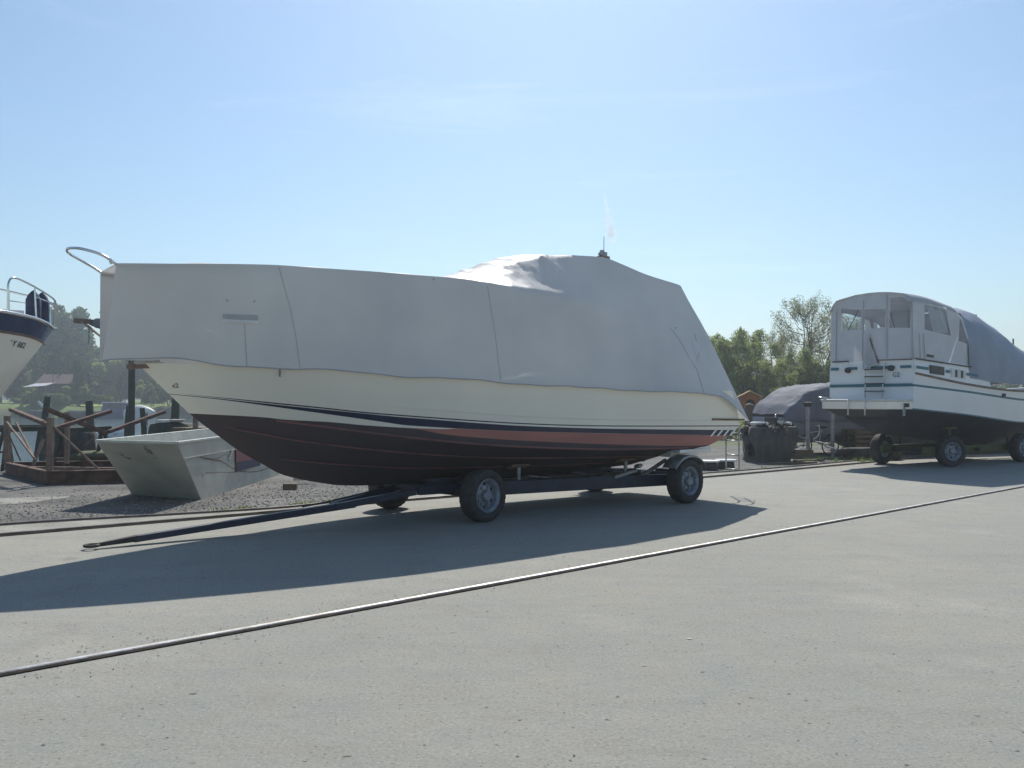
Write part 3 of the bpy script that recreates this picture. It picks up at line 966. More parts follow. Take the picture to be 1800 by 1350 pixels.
# ventilation pocket: dark slot with a pale lip
vent = part_empty("vent_pocket", cov)
def patch(name, x0, x1, s0, s1, matl, off, bulge=0.0):
    rows = []
    for a in range(9):
        rows.append([on_cover(x0 + (x1 - x0) * a / 8, s0 + (s1 - s0) * b / 5, off + bulge * math.sin(math.pi * a / 8) * math.sin(math.pi * b / 5)) for b in range(6)])
    return MB().grid(rows).build(name, matl, vent, smooth=True)
patch("vent_slot", 7.66, 7.28, .455, .505, M['tarp_seam'], .010, .012)
patch("vent_lip", 7.67, 7.27, .42, .455, M['tarp_patch'], .012, .012)
for x, s in ((7.62, .64), (7.32, .64), (5.0, .97), (.2, .97), (-.2, .62)):
    p = on_cover(x, s, .008)
    MB().lathe([(0, .0), (0.0, .014), (.006, .012), (.007, 0)], 10, 'Y', p).build("grommet", M['alu'], cov)
rows = [[on_cover(-.12 - .16 * a / 4, .60 + .22 * b / 4, .008) for b in range(5)] for a in range(5)]
MB().grid(rows).build("patch", M['tarp_patch'], cov, smooth=True)

# ================================================================ BLUE BOAT TRAILER
trl = root("boat_trailer", BO, BH, "dark blue steel boat trailer with long drawbar under the tarpaulin-covered boat", "trailer")
def make_wheel(parent, x, y, rz, rad=.37, wid=.27, rimr=.235, tmat=None, rmat=None, cap=True, out=1):
    """out=+1: the dished outer face looks to local +y of the wheel"""
    w_ = part_empty("wheel", parent, (x, y, rad), rz)
    hw = wid / 2
    prof = [(-hw * .72, rimr * 1.0), (-hw * .93, rimr * 1.10), (-hw, rad * .83), (-hw * .93, rad * .94), (-hw * .74, rad * .985), (-hw * .3, rad), (0, rad * 1.0), (hw * .3, rad), (hw * .74, rad * .985), (hw * .93, rad * .94), (hw, rad * .83), (hw * .93, rimr * 1.10), (hw * .72, rimr)]
    lug = lambda i, j: 1.0 + (.014 if (3 <= i <= 9 and (j + (i > 6)) % 3 == 0) else -.006 if 3 <= i <= 9 else 0)
    MB().lathe(prof, 90, 'Y', wob=lug).build("tyre", tmat or M['rubber'], w_, smooth=45)
    o = out
    rp = [(o * hw * .84, rimr * 1.04), (o * hw * .90, rimr * 1.0), (o * hw * .70, rimr * .93), (o * hw * .62, rimr * .86), (o * hw * .30, rimr * .82), (o * hw * .16, rimr * .74), (o * hw * .26, rimr * .55), (o * hw * .34, rimr * .42), (o * hw * .34, rimr * .36)]
    mm = MB(); mm.lathe(rp, 48, 'Y')
    mm.lathe([(o * hw * .34, rimr * .36), (o * hw * .78, rimr * .31), (o * hw * .86, rimr * .22), (o * hw * .86, 0.0)], 24, 'Y')
    mm.lathe([(-o * hw * .72, rimr), (-o * hw * .5, rimr * .8), (-o * hw * .5, 0)], 32, 'Y')
    b = mm
    for k in range(6):
        a = k * math.pi / 3
        b.lathe([(o * hw * .26, .022), (o * hw * .42, .022), (o * hw * .42, 0)], 6, 'Y', (math.cos(a) * rimr * .52, 0, math.sin(a) * rimr * .52), mi=1)
    v = mm
    for k in range(6):
        a = (k + .5) * math.pi / 3
        v.lathe([(o * hw * .215, .026), (o * hw * .235, .026), (o * hw * .235, 0)], 10, 'Y', (math.cos(a) * rimr * .68, 0, math.sin(a) * rimr * .68), mi=2)
    mm.build("rim", [rmat or M['rim'], M['galv'], M['grease']], w_, smooth=40)
    return w_
steer = R(12)
make_wheel(trl, 4.07, 1.06, steer, out=1)
make_wheel(trl, 4.37, -1.10, steer, out=-1)
make_wheel(trl, .05, 1.17, R(7), out=1)
make_wheel(trl, -.02, -1.17, R(7), out=-1)
# chassis beams
m = MB()
for s in (1, -1):
    m.bar((3.75, s * .80, .425), (1.9, s * .80, .40), .09, .20)
    m.bar((1.9, s * .80, .40), (.0, s * .80, .36), .09, .21, h2=.19)
    m.bar((.0, s * .80, .36), (-.55, s * .80, .37), .09, .19, h2=.12)
m.build("chassis_beam", M['blue_frame'], trl, bevel=.008)
m = MB()
for x, z in ((3.5, .40), (2.2, .40), (.9, .37), (-.5, .37)):
    m.bar((x, -.76, z), (x, .76, z), .10, .12)
m.build("cross_member", M['blue_frame'], trl, bevel=.006)
MB().tube([(0, -1.1, .37), (0, 1.1, .37)], .045, 12).build("axle", M['grease'], trl, smooth=40)
MB().tube([(4.37, -1.0, .37), (4.07, .98, .37)], .05, 12).build("axle", M['grease'], trl, smooth=40)
# turntable and fore carriage
m = MB()
m.lathe([(.46, .0), (.46, .34), (.50, .34), (.50, .30), (.53, .30), (.53, .35), (.57, .35), (.57, 0)], 36, 'Z', (4.2, 0, 0))
m.bar((3.7, -.8, .5), (3.7, .8, .5), .12, .10)
m.bar((4.7, -.45, .45), (4.7, .45, .45), .10, .10)
m.bar((4.75, -.42, .42), (3.85, -.45, .42), .10, .12)
m.bar((4.75, .42, .42), (3.85, .45, .42), .10, .12)
m.build("turntable", M['blue_frame'], trl, bevel=.005)
# drawbar
db = MB()
db.bar((4.75, -.30, .40), (5.9, .02, .25), .09, .09)
db.bar((4.75, .34, .40), (5.9, .16, .25), .09, .09)
db.bar((5.6, .12, .265), (8.55, .30, .07), .10, .095, w2=.09, h2=.075)
db.build("drawbar", M['blue_frame'], trl, bevel=.008)
m = MB()
m.bar((8.5, .297, .078), (8.95, .335, .045), .09, .07, w2=.05, h2=.04)
ring = [(9.01 + .075 * math.cos(a), .345 + .075 * math.sin(a), .045) for a in [2 * math.pi * k / 20 for k in range(21)]]
m.tube(ring, .018, 8, cap=False)
m.build("towing_eye", M['grease'], trl, smooth=40)
m = MB(); m.tube([(4.9, .1, .5), (5.4, .15, .42), (6.0, .17, .33), (6.4, .20, .29)], .012, 6); m.build("brake_hose", M['grease'], trl, smooth=True)
# mudguards over the rear wheels
for s in (1, -1):
    rows = []
    for k in range(17):
        a = R(32) + R(116) * k / 16
        rows.append([(.05 + .445 * math.cos(a), s * y, .37 + .43 * math.sin(a)) for y in (1.0, 1.02, 1.31, 1.33)])
    for r_ in rows:
        r_[0] = (r_[0][0], r_[0][1], r_[0][2] - .03); r_[3] = (r_[3][0], r_[3][1], r_[3][2] - .03)
    MB().grid(rows, flip=s < 0).build("mudguard", M['galv'], trl, smooth=50, solid=.006)
    MB().bar((.05, s * .98, .80), (.05, s * .86, .62), .05, .04).build("mudguard_bracket", M['galv'], trl)
# hull supports: struts with pads
for x in (3.2, 1.0):
    for s in (1, -1):
        sp = part_empty("hull_support", trl)
        ztop = half_main.zk(x) + (interp(x, c1, c2) - half_main.zk(x)) * (.74 / 1.32) - .045
        MB().tube([(x, s * .74, .46), (x, s * .74, ztop)], .032, 10).build("support_post", M['galv'], sp, smooth=40)
        MB().box((x, s * .74, ztop), (.34, .14, .04), tilt=('X', s * R(19))).build("support_pad", M['wood'], sp, bevel=.01)
m = MB()
m.bar((.72, .80, .44), (.12, .80, .70), .05, .05)
m.bar((1.35, .84, .47), (.85, .84, .56), .05, .05)
m.build("diagonal_strut", M['galv'], trl, bevel=.004)
m = MB()
m.bar((2.9, -.08, .43), (-.2, -.08, .43), .14, .05)
m.build("keel_plank", M['wood'], trl)
# lights and reflectors on the rear cross member, rear coupling
m = MB(); m.box((-.62, .15, .40), (.16, .5, .14)); m.tube([(-.62, .32, .40), (-.86, .36, .37), (-1.0, .36, .38)], .06, 10, r2=.035)
m.lathe([(-.06, 0), (-.06, .06), (.06, .06), (.06, 0)], 14, 'Y', (-.98, .36, .38))
m.build("rear_coupling", M['grease'], trl, smooth=40)
m = MB()
for x, y, z in ((.62, .70, .50), (.66, .58, .53), (.56, .62, .60), (.70, .74, .60)):
    m.tube([(x, y - .08, z), (x + .02, y + .06, z + .02)], .03, 10)
m.box((.5, .62, .49), (.16, .12, .07))
m.build("winch", M['galv'], trl, smooth=40)
for s in (1, -1): MB().box((.0, s * 1.0, .30), (.5, .05, .05)).build("leaf_spring", M['grease'], trl, bevel=.01)

# ================================================================ WHITE CRUISER BEHIND (stern towards the camera)
QO, QH = (9.15, 22.5, 0), R(33)
cr = root("motor_yacht", QO, QH, "white motor yacht with teal stripes and tall white canvas enclosure, stern ladder showing", "boat")
qx, qk = smooth_table([-.2, 1.5, 4, 6, 7.5, 8.5, 9.3, 9.8], [.92, .75, .52, .50, .66, 1.05, 1.75, 2.3])
zk2 = lambda x: interp(x, qx, qk)
X2 = [-.3, 0, 2, 4, 6, 7.5, 8.8]
e1, e2 = smooth_table(X2, [1.26, 1.24, 1.08, .92, .88, 1.05, 1.4])
_, e3 = smooth_table(X2, [1.17, 1.18, 1.2, 1.15, .9, .5, .0])
S2 = [-.3, 0, 2, 4, 6, 7.5, 8.8, 9.7]
f1, f2 = smooth_table(S2, [1.20, 1.23, 1.27, 1.27, 1.2, .95, .45, .0])
_, f3 = smooth_table(S2, [2.40, 2.40, 2.17, 2.02, 1.98, 2.05, 2.15, 2.22])
half2 = Half(e1, e2, e3, f1, f2, f3, zk2, 9.7, (4.0, 9.8), flare=.8)
q_sheer = lambda x: interp(x, f1, f3)
q_t = tb((-.3, 2.13), (-.12, 2.12), (2.23, 1.965), (5.02, 1.765), (8, 1.75), (9.8, 1.85))
q_tb = lambda x: q_t(x) - .055
q_b = tb((-.5, 1.56), (2.22, 1.37), (5.0, 1.14), (7.5, 1.15), (9.8, 1.5))
q_bb = lambda x: q_b(x) - .035
cruiser_rows = [(q_sheer, 0), (q_t, 1), (q_tb, 0), (q_b, 1), (q_bb, 2)]
hull2, HP2 = make_hull(half2, zk2, cruiser_rows, lambda z: interp(z, [.8, 1.5, 2.4], [.02, -.06, .0]), [M['gel_white'], M['teal'], M['black_af']], cr, N=60)
# rubbing strake along the sheer, near and far side
for s in (-1, 1):
    P = [(x, s * (half2(x, q_sheer(x)) + .012), q_sheer(x) - .02) for x in [0 + 9.3 * i / 40 for i in range(41)]]
    MB().tube(P, .028, 6).build("rubbing_strake", M['rust_pale'], cr, smooth=True)
# raised aft cabin sides (cream coaming) up to the canvas
def ring2(x, dz, inset):
    y = half2(x, q_sheer(x)) - inset
    return y, q_sheer(x) + dz
top_z = tb((-.1, 2.74), (.8, 2.70), (2.45, 2.62), (3.0, 2.45), (3.6, 2.20))
m = MB()
for s in (1, -1):
    rows = []
    for i in range(31):
        x = .0 + 3.3 * i / 30
        zs = q_sheer(x)
        y = half2(x, zs)
        zt = max(zs + .01, top_z(x))
        rows.append([(x, s * y, zs - .01), (x, s * (y - .02), (zs + zt) / 2), (x, s * (y - .05), zt), (x, s * (y - .22), zt + .01)])
    m.grid(rows, flip=s > 0)
y0 = half2(0, 2.4)
m.grid([[(-.0, -y0 + .0, 2.39), (-.005, 0, 2.39), (0, y0, 2.39)], [(-.02, -y0 + .02, 2.56), (-.05, 0, 2.56), (-.02, y0 - .02, 2.56)], [(.0, -y0 + .05, 2.74), (-.03, 0, 2.74), (.0, y0 - .05, 2.74)]])
m.build("aft_cabin", M['gel_white'], cr, smooth=40)
# teal strips: upper stripe on the transom and the quarter
def tr_y(z): return half2(0, z)
def stripe_tr(z, h, y0_, y1_, off=-.065):
    return MB().box((off, (y0_ + y1_) / 2, z), (.012, abs(y1_ - y0_), h)).build("stripe", M['teal'], cr)
stripe_tr(2.545, .07, .92, 1.16, -.045); stripe_tr(2.545, .07, .35, .62, -.052); stripe_tr(2.545, .07, -.05, -.72, -.052); stripe_tr(2.545, .07, -.86, -1.15, -.040)
stripe_tr(2.105, .06, 1.18, -1.18, -.062)
for x0, x1 in ((.06, .55), (1.27, 1.45), (2.18, 2.7)):
    rows = []
    for i in range(8):
        x = x0 + (x1 - x0) * i / 7
        z = 2.535 - .065 * x
        y = half2(x, q_sheer(x)) - .005
        rows.append([(x, -(y + .004), z + .035), (x, -(y + .006), z - .035)])
    MB().grid(rows, flip=True).build("stripe", M['teal'], cr)
# windows, vents and small fittings of the quarter
def side_plate(name, x0, x1, z0, z1, matl, off=.012, slope=-.065, th=.012, frame=None):
    y = max(half2((x0 + x1) / 2, z) for z in (2.2, 2.4)) if z0 < 2.39 else half2((x0 + x1) / 2, q_sheer((x0 + x1) / 2)) - .005
    m = MB()
    vs = [(x0, -(y + off), z0 + slope * x0), (x1, -(y + off), z0 + slope * x1), (x1, -(y + off), z1 + slope * x1), (x0, -(y + off), z1 + slope * x0)]
    m.add(vs + [(a, b + th + off, c) for a, b, c in vs], [(0, 1, 2, 3), (7, 6, 5, 4), (0, 4, 5, 1), (1, 5, 6, 2), (2, 6, 7, 3), (3, 7, 4, 0)])
    return m.build(name, matl, cr)
side_plate("cabin_window", .60, 1.20, 2.42, 2.63, M['glass_dark'])
side_plate("air_vent", 1.66, 1.76, 2.42, 2.60, M['glass_dark'])
side_plate("air_vent", 1.92, 2.02, 2.42, 2.60, M['glass_dark'])
side_plate("bow_plate", 1.5, 2.12, 2.40, 2.62, M['white_paint'], off=.004)
side_plate("side_locker", .52, .80, 2.83, 2.89, M['glass_dark'], off=-.02)
for y, z in ((.62, 2.50), (-.62, 2.52)):
    m = MB(); m.lathe([(.06, 0), (.06, .07), (-.02, .075), (-.02, 0)], 20, 'Y'); 
    vs = [(-.05 - v[1] * 1.0, y + v[0], z + v[2]) for v in m.v]
    mm = MB(); mm.add(vs, m.f); mm.build("exhaust_outlet", M['grease'], cr, smooth=40)
text_mesh("yacht_marking", "G2", .16, M['letter'], cr, Matrix.Translation((-.062, -.66, 2.30)) @ Matrix(((0, 0, -1, 0), (-1, 0, 0, 0), (0, 1, 0, 0), (0, 0, 0, 1))))
# swim platform
pf = part_empty("swim_platform", cr)
m = MB()
m.prism([(-.05, -1.22), (-.62, -1.22), (-.80, -1.0), (-.80, .82), (-.68, 1.0), (-.05, 1.12)], 1.70, 1.745)
m.build("platform_deck", M['white_paint'], pf, bevel=.01)
m = MB()
m.prism([(-.05, -1.2), (-.60, -1.2), (-.77, -.98), (-.77, .8), (-.66, .97), (-.05, 1.08)], 1.50, 1.70)
m.build("platform_box", M['gel'], pf, bevel=.02)
m = MB()
vs_t = [(-.05, -1.15), (-.58, -1.15), (-.74, -.95), (-.74, .78), (-.63, .93), (-.05, 1.05)]
vs_b = [(-.02, -.95), (-.2, -.9), (-.35, -.7), (-.35, .5), (-.3, .7), (-.02, .8)]
n = len(vs_t)
m.add([(x, y, 1.50) for x, y in vs_t] + [(x, y, 1.30) for x, y in vs_b], [(i, (i + 1) % n, n + (i + 1) % n, n + i) for i in range(n)] + [tuple(range(n, 2 * n))])
m.build("platform_underside", M['black_af'], pf)
m = MB(); m.tube([(-.75, .70, 1.76), (-.80, .95, 1.80), (-.6, 1.12, 1.81), (-.3, 1.14, 1.80), (-.1, 1.12, 1.77)], .015, 6); m.build("platform_rail", M['chrome'], pf, smooth=True)
m = MB(); m.box((-.35, -1.22, 1.60), (.16, .05, .09)); m.build("platform_bracket", M['grease'], pf)
m = MB(); m.tube([(-.42, -1.19, 1.62), (-.42, -1.19, 1.34)], .035, 10); m.build("platform_strut", M['galv'], pf)
# stern ladder
ld = part_empty("stern_ladder", cr)
for y in (.06, -.42):
    m = MB(); m.tube([(-.06, y - (.06 if y < 0 else 0), 2.66), (-.12, y - (.05 if y < 0 else 0), 2.60), (-.14, y, 1.78), (-.14, y, 1.78)], .018, 8); m.build("ladder_rail", M['white_paint'], ld, smooth=True)
    m = MB(); m.tube([(-.82, y, 1.74), (-.84, y, 1.35)], .018, 8); m.build("ladder_leg", M['white_paint'], ld, smooth=True)
for z in (2.50, 2.32, 2.14, 1.95):
    MB().bar((-.14, .06, z), (-.14, -.46, z), .07, .025).build("rung", M['grease'], ld)
# canvas enclosure: rear wall, near and far side walls, roof, aft windows of clear vinyl
cn = part_empty("canvas_enclosure", cr)
roofz = lambda x, y: interp(x, [-.1, .0, .8, 2.0, 2.5], [4.44, 4.47, 4.44, 4.26, 3.95]) - .12 * (abs(y) / 1.0) ** 2 - (.22 * max(0, (abs(y) - .95) / .22) ** 2)
rows = []
for i in range(17):
    x = -.05 + 2.35 * i / 16
    rows.append([(x, -1.17 + 2.34 * j / 24, roofz(x, -1.17 + 2.34 * j / 24) + .012 * noise.noise(Vector((x * 3, j * .4, 1)))) for j in range(25)])
MB().grid(rows).build("canvas_roof", M['canvas_sky'], cn, smooth=True, solid=.008)
def yw(z): return 1.20 - .03 * (z - 2.7) / 1.7
def rear_x(y, z): return .0 + .05 * (1 - (y / 1.2) ** 2) * -1 + .02 * (z - 2.7)
def rear_fn(y, z):
    zz = min(z, roofz(0, max(-1.17, min(1.17, y))) - .005)
    return (rear_x(y, zz), y, zz)
outer = [(-1.19, 2.72), (-.3, 2.72), (-.28, 2.72), (.15, 2.72), (1.19, 2.72), (1.185, 3.4), (1.175, 4.0)]
outer += [(1.17 - 2.34 * k / 18, roofz(0, 1.17 - 2.34 * k / 18) - .005) for k in range(19)] + [(-1.18, 3.4)]
win_r = [[(.86, 4.14), (.85, 3.58), (.26, 3.53), (.21, 4.04)], [(.13, 4.05), (.15, 3.53), (-.44, 3.56), (-.46, 4.02), (-.2, 4.03)], [(-.58, 4.28), (-.56, 3.53), (-1.10, 3.50), (-1.12, 4.24), (-.9, 4.27)]]
V, Fs = panel_holes(outer, win_r, rear_fn)
MB().add(V, Fs).build("rear_canvas", M['canvas'], cn)
for wp in win_r:
    MB().poly([(p[0] + .01, p[1], p[2]) for p in (rear_fn(u, v) for u, v in wp)]).build("window", M['vinyl'], cn)
for s in (-1, 1):
    fn = lambda x, z, s=s: (x, s * (yw(z) + .0), min(z, roofz(x, 1.17) + .06))
    outer = [(0, 2.76), (.8, 2.70), (2.48, 2.58), (2.48, 3.12), (2.35, 3.5), (2.12, 4.0)] + [(2.0 - k * .2, roofz(2.0 - k * .2, 1.17) + .05) for k in range(11)] + [(0, 3.5)]
    wins = [[(.50, 4.10), (.48, 3.47), (1.62, 3.36), (1.42, 4.05)], [(1.64, 4.0), (1.96, 3.24), (2.42, 3.17), (2.05, 3.9)]]
    V, Fs = panel_holes(outer, wins, fn)
    MB().add(V, Fs).build("side_canvas", M['canvas'], cn)
    for wp in wins:
        MB().poly([(p[0], p[1] - s * .01, p[2]) for p in (fn(u, v) for u, v in wp)]).build("window", M['vinyl'], cn)
# light curtain behind the near side window, zips, rolled flap at the stern
rows = []
for i in range(9):
    t = i / 8
    rows.append([(.62 + t * .30 + k * .05 + (.42 + t * .12) * (k / 9), -(1.15 - .03 * math.sin(k * 2.1)), 4.08 - t * .66) for k in range(10)])
MB().grid(rows).build("curtain", M['canvas_sky'], cn, smooth=True)
for a, b in (((.17, 4.30), (.20, 2.74)), ((-.50, 4.36), (-.50, 2.74)), ((-1.14, 4.2), (-1.16, 2.72)), ((1.0, 4.1), (1.02, 2.72))):
    p, q = rear_fn(*a), rear_fn(*b)
    MB().bar((p[0] - .012, p[1], p[2]), (q[0] - .012, q[1], q[2]), .035, .008).build("zip_strip", M['canvas_sky'], cn)
for x in (.22, .40):
    MB().bar((x, -1.215, 3.36), (x + .02, -1.225, 2.74), .02, .012).build("zip_strip", M['canvas_sky'], cn)
m = MB()
m.add([(-.09, -.02, 3.45), (-.10, .16, 2.6), (-.13, .14, 2.5), (-.11, -.28, 2.62), (-.075, -.12, 3.1), (-.06, -.05, 3.4)], [(0, 1, 2, 3, 4, 5)])
m.build("hanging_flap", M['canvas_sky'], cn, solid=.01)
MB().tube([(-.08, -.28, 2.66), (-.07, -.12, 3.05), (-.07, -.05, 3.3)], .018, 6).build("flap_edge", M['rust'], cn)
MB().bar((-.055, -.22, 2.735), (-.03, -1.18, 2.72), .03, .02).build("canvas_hem", M['rust'], cn)
MB().bar((.05, -1.225, 2.735), (2.42, -1.26, 2.58), .022, .028).build("canvas_hem", M['grease'], cn)
MB().bar((-.05, 1.1, 2.735), (-.055, .6, 2.735), .02, .03).build("canvas_hem", M['grease'], cn)
# frame tubes inside the canopy
m = MB(); m.tube([(.5, 1.1, 2.7), (.6, 1.08, 3.6), (1.0, 1.0, 4.25)], .014, 6); m.build("canopy_tube", M['grease'], cn, smooth=True)
m = MB(); m.tube([(1.2, -.15, 2.7), (.8, -.05, 4.0)], .014, 6); m.build("canopy_tube", M['grease'], cn, smooth=True)
m = MB(); m.box((2.0, .35, 3.35), (.5, .5, 1.6)); m.build("windscreen_post", M['canvas'], cn)
# wheelhouse front and grey cover over the foredeck
fc = part_empty("foredeck_cover", cr)
ridge = [(1.9, 4.30), (2.45, 4.22), (3.0, 4.32), (4.17, 4.36), (4.6, 4.14), (4.95, 3.98), (5.33, 3.70), (6.2, 3.22), (7.5, 2.80), (8.8, 2.50), (9.6, 2.35)]
ridge = [(2.35, 4.06), (3.0, 4.20), (3.8, 4.30), (4.17, 4.28), (4.85, 4.02), (5.18, 3.93), (5.5, 3.72), (6.2, 3.40), (7.5, 2.80), (8.8, 2.50), (9.6, 2.38)]
ridge_lo = [(2.35, 3.98), (2.9, 3.72), (3.6, 3.5), (4.17, 3.3), (4.85, 3.12), (5.18, 3.04), (5.5, 2.96), (6.2, 2.8), (7.5, 2.6), (8.8, 2.42), (9.6, 2.34)]
rows = []
for i in range(61):
    t = (len(ridge) - 1) * i / 60
    x, zt = catmull(ridge, t)
    _, zm = catmull(ridge_lo, t)
    yb = half2(min(x, 9.5), q_sheer(x)) * .99 + .01
    zb = max(q_sheer(x) + .16 if x < 8 else q_sheer(x) + .1, 0)
    ym = yb * .80
    row = []
    for s in (-1, 1):
        seq = [(yb, zb), (yb * .97, zb + (zm - zb) * .5), (ym, zm), (ym * .75, zm + (zt - zm) * .45), (ym * .4, zm + (zt - zm) * .8), (.0, zt)]
        seq = [(y, z + .02 * noise.noise(Vector((x * 2, y * 2, z * 2)))) for y, z in seq]
        row += [(x, s * y, z) for y, z in (seq if s < 0 else seq[::-1][1:])]
    rows.append(row)
MB().grid(rows).build("cover_sheet", M['tarp_slate'], fc, smooth=60)
MB().tube([(4.86, -.02, 3.9), (4.86, -.02, 4.17)], .03, 8).build("mast_stub", M['grease'], fc)
MB().tube([(6.90, 0, 3.0), (6.91, 0, 3.56)], .022, 8).build("flag_staff", M['grease'], cr)
# side rail between deck and cover
for s in (-1, 1):
    P = [(x, s * (half2(x, q_sheer(x)) - .03), q_sheer(x) + .16) for x in [2.9 + 6.4 * i / 30 for i in range(31)]]
    MB().tube(P, .014, 6).build("side_rail", M['chrome'], cr, smooth=True)
    for x in (3.2, 4.0, 4.9, 5.9, 6.9, 7.9):
        y = half2(x, q_sheer(x)) - .03
        MB().tube([(x, s * y, q_sheer(x)), (x, s * y, q_sheer(x) + .16)], .012, 6).build("rail_post", M['chrome'], cr)
MB().box((3.95, -1.275, 1.86), (.14, .03, .08)).build("deck_drain", M['grease'], cr)

# trailer of the cruiser
t2 = root("boat_trailer", QO, QH, "olive yellow boat trailer under the white motor yacht with teal stripes", "trailer")
make_wheel(t2, 1.62, .80, R(4), rad=.40, wid=.26, out=1)
make_wheel(t2, 2.1, -.86, R(-22), rad=.40, wid=.26, out=-1)
make_wheel(t2, 5.45, -.95, R(-8), rad=.40, wid=.26, out=-1)
make_wheel(t2, 5.45, .95, R(-8), rad=.40, wid=.26, out=1)
m = MB()
for s in (1, -1):
    m.bar((1.3, s * .62, .42), (6.3, s * .62, .40), .10, .20)
m.build("chassis_beam", M['yellow'], t2, bevel=.01)
m = MB()
m.bar((6.2, .5, .4), (9.4, 0, .22), .1, .12); m.bar((6.2, -.5, .4), (9.4, 0, .22), .1, .12)
m.build("drawbar", M['yellow'], t2)
m = MB()
for x in (1.8, 3.6, 5.45): m.bar((x, -.8, .40), (x, .8, .40), .09, .09)
m.build("cross_member", M['grease'], t2)
for x, y in ((2.3, -.72), (2.3, .72), (5.2, -.7), (5.2, .7)):
    sp = part_empty("hull_support", t2)
    MB().tube([(x, y, .5), (x, y, .98)], .035, 8).build("support_post", M['yellow'], sp)
    MB().box((x, y, 1.0), (.5, .14, .04)).build("support_pad", M['yellow'], sp)
m = MB(); m.bar((1.45, .55, .75), (1.35, .15, 1.05), .06, .06); m.tube([(1.3, .55, .85), (1.25, .2, .95)], .05, 8); m.box((1.45, .4, .98), (.1, .5, .12)); m.build("stern_bracket", M['rust_pale'], t2)

# ================================================================ BOAT BOW AT THE LEFT EDGE
LO, LH = (-7.73, 14.86, 0), R(53)
lb = root("sailing_boat", LO, LH, "white boat bow with navy band, steel pulpit and registration number at the left edge", "boat")
lk, lz = smooth_table([-9, -6, -3.5, -2.4, -1.7, -1.3, -.9, -.5, -.18, 0, .2], [.9, .8, .78, .85, 1.0, 1.22, 1.66, 2.2, 2.66, 2.93, 3.25])
zk3 = lambda x: interp(x, lk, lz)
X3 = [-9, -6, -3.5, -2, -1.2, -.75]
g1, g2 = smooth_table(X3, [1.2, 1.15, 1.2, 1.38, 1.62, 1.85])
_, g3 = smooth_table(X3, [1.2, 1.3, 1.1, .6, .22, 0])
S3 = [-9, -6, -3.5, -2, -1.2, -.6, -.25, -.02]
h1_, h2_ = smooth_table(S3, [1.4, 1.6, 1.5, 1.2, .92, .58, .32, .0])
_, h3_ = smooth_table(S3, [3.0, 3.05, 3.08, 3.08, 3.07, 3.04, 2.98, 2.93])
half3 = Half(g1, g2, g3, h1_, h2_, h3_, zk3, 0, (-2.2, .15), flare=.75, tip=.62)
l_sheer = lambda x: interp(x, h1_, h3_)
l_b0 = lambda x: l_sheer(x) - .035
l_b1 = lambda x: l_sheer(x) - .285
l_b2 = lambda x: l_sheer(x) - .315
l_w0 = tb((-9, 1.66), (-3, 1.655), (-.8, 1.66), (.2, 1.66))
l_w1 = lambda x: l_w0(x) - .04
l_w2 = lambda x: l_w0(x) - .16
left_rows = [(l_sheer, 1), (l_b0, 2), (l_b1, 3), (l_b2, 0), (l_w0, 2), (l_w1, 0), (l_w2, 4)]
make_hull(half3, zk3, left_rows, lambda z: -8.8, [M['gel'], M['chrome'], M['navy_gloss'], M['rust_pale'], M['blue_af']], lb, N=90)
P = [(x, -(half3(x, l_sheer(x)) + .012), l_sheer(x) - .01) for x in [-8 + 7.96 * i / 60 for i in range(61)]]
MB().tube(P + [(.03, 0, 2.93)] + [(x, -y, z) for x, y, z in P[::-1]], .022, 8).build("toe_rail", M['chrome'], lb, smooth=True)
P = [(x, -(half3(x, l_b2(x)) + .008), l_b2(x)) for x in [-8 + 7.85 * i / 60 for i in range(61)]]
MB().tube(P, .014, 6).build("rubbing_strake", M['rust_pale'], lb, smooth=True)
ptop = [(-1.08, -.80, 3.07), (-1.08, -.80, 3.30), (-1.08, -.80, 3.48), (-1.04, -.78, 3.58), (-.94, -.72, 3.615), (-.74, -.60, 3.585), (-.52, -.46, 3.535), (-.25, -.28, 3.46), (-.06, -.14, 3.39), (.0, 0, 3.34)]
ptop = ptop + [(x, -y, z) for x, y, z in ptop[-2::-1]]
pp = [catmull(ptop, i * (len(ptop) - 1) / 80) for i in range(81)]
pul = part_empty("pulpit", lb)
MB().tube(pp, .0165, 10).build("top_tube", M['chrome'], pul, smooth=True)
MB().tube([(-.53, -.46, 3.535), (-.51, -.48, 3.0)], .014, 8).build("pulpit_post", M['chrome'], pul)
MB().tube([(-.53, .46, 3.535), (-.51, .48, 3.0)], .014, 8).build("pulpit_post", M['chrome'], pul)
MB().tube([(-.04, -.10, 3.37), (-.02, -.06, 2.93)], .014, 8).build("pulpit_post", M['chrome'], pul)
MB().tube([(-.04, .10, 3.37), (-.02, .06, 2.93)], .014, 8).build("pulpit_post", M['chrome'], pul)
MB().tube([(-.52, -.47, 3.38), (-.25, -.29, 3.34), (-.04, -.10, 3.28), (-.04, .10, 3.28), (-.25, .29, 3.34), (-.52, .47, 3.38)], .009, 8).build("middle_tube", M['chrome'], pul, smooth=True)
for x, y, s in ((-.42, -.18, 1.0), (-.2, .0, .96)):
    MB().lathe([(0, 0), (0, .10 * s), (.03, .115), (.38, .11 * s), (.46, .075), (.52, .03), (.54, 0)], 18, 'Z', (x, y, 2.98), wob=lambda i, j: 1 + .06 * math.sin(j * 2.1 + i)).build("fender", M['navy_cloth'], lb, smooth=50)
MB().box((-.9, -.3, 3.12), (.5, .16, .06)).build("deck_hatch", M['white_paint'], lb, bevel=.01)
m = MB(); m.tube([(-1.2, -.55, 3.09), (-1.2, -.55, 3.16)], .012, 6); m.tube([(-1.3, -.6, 3.16), (-1.1, -.5, 3.16)], .012, 6); m.build("deck_cleat", M['chrome'], lb)
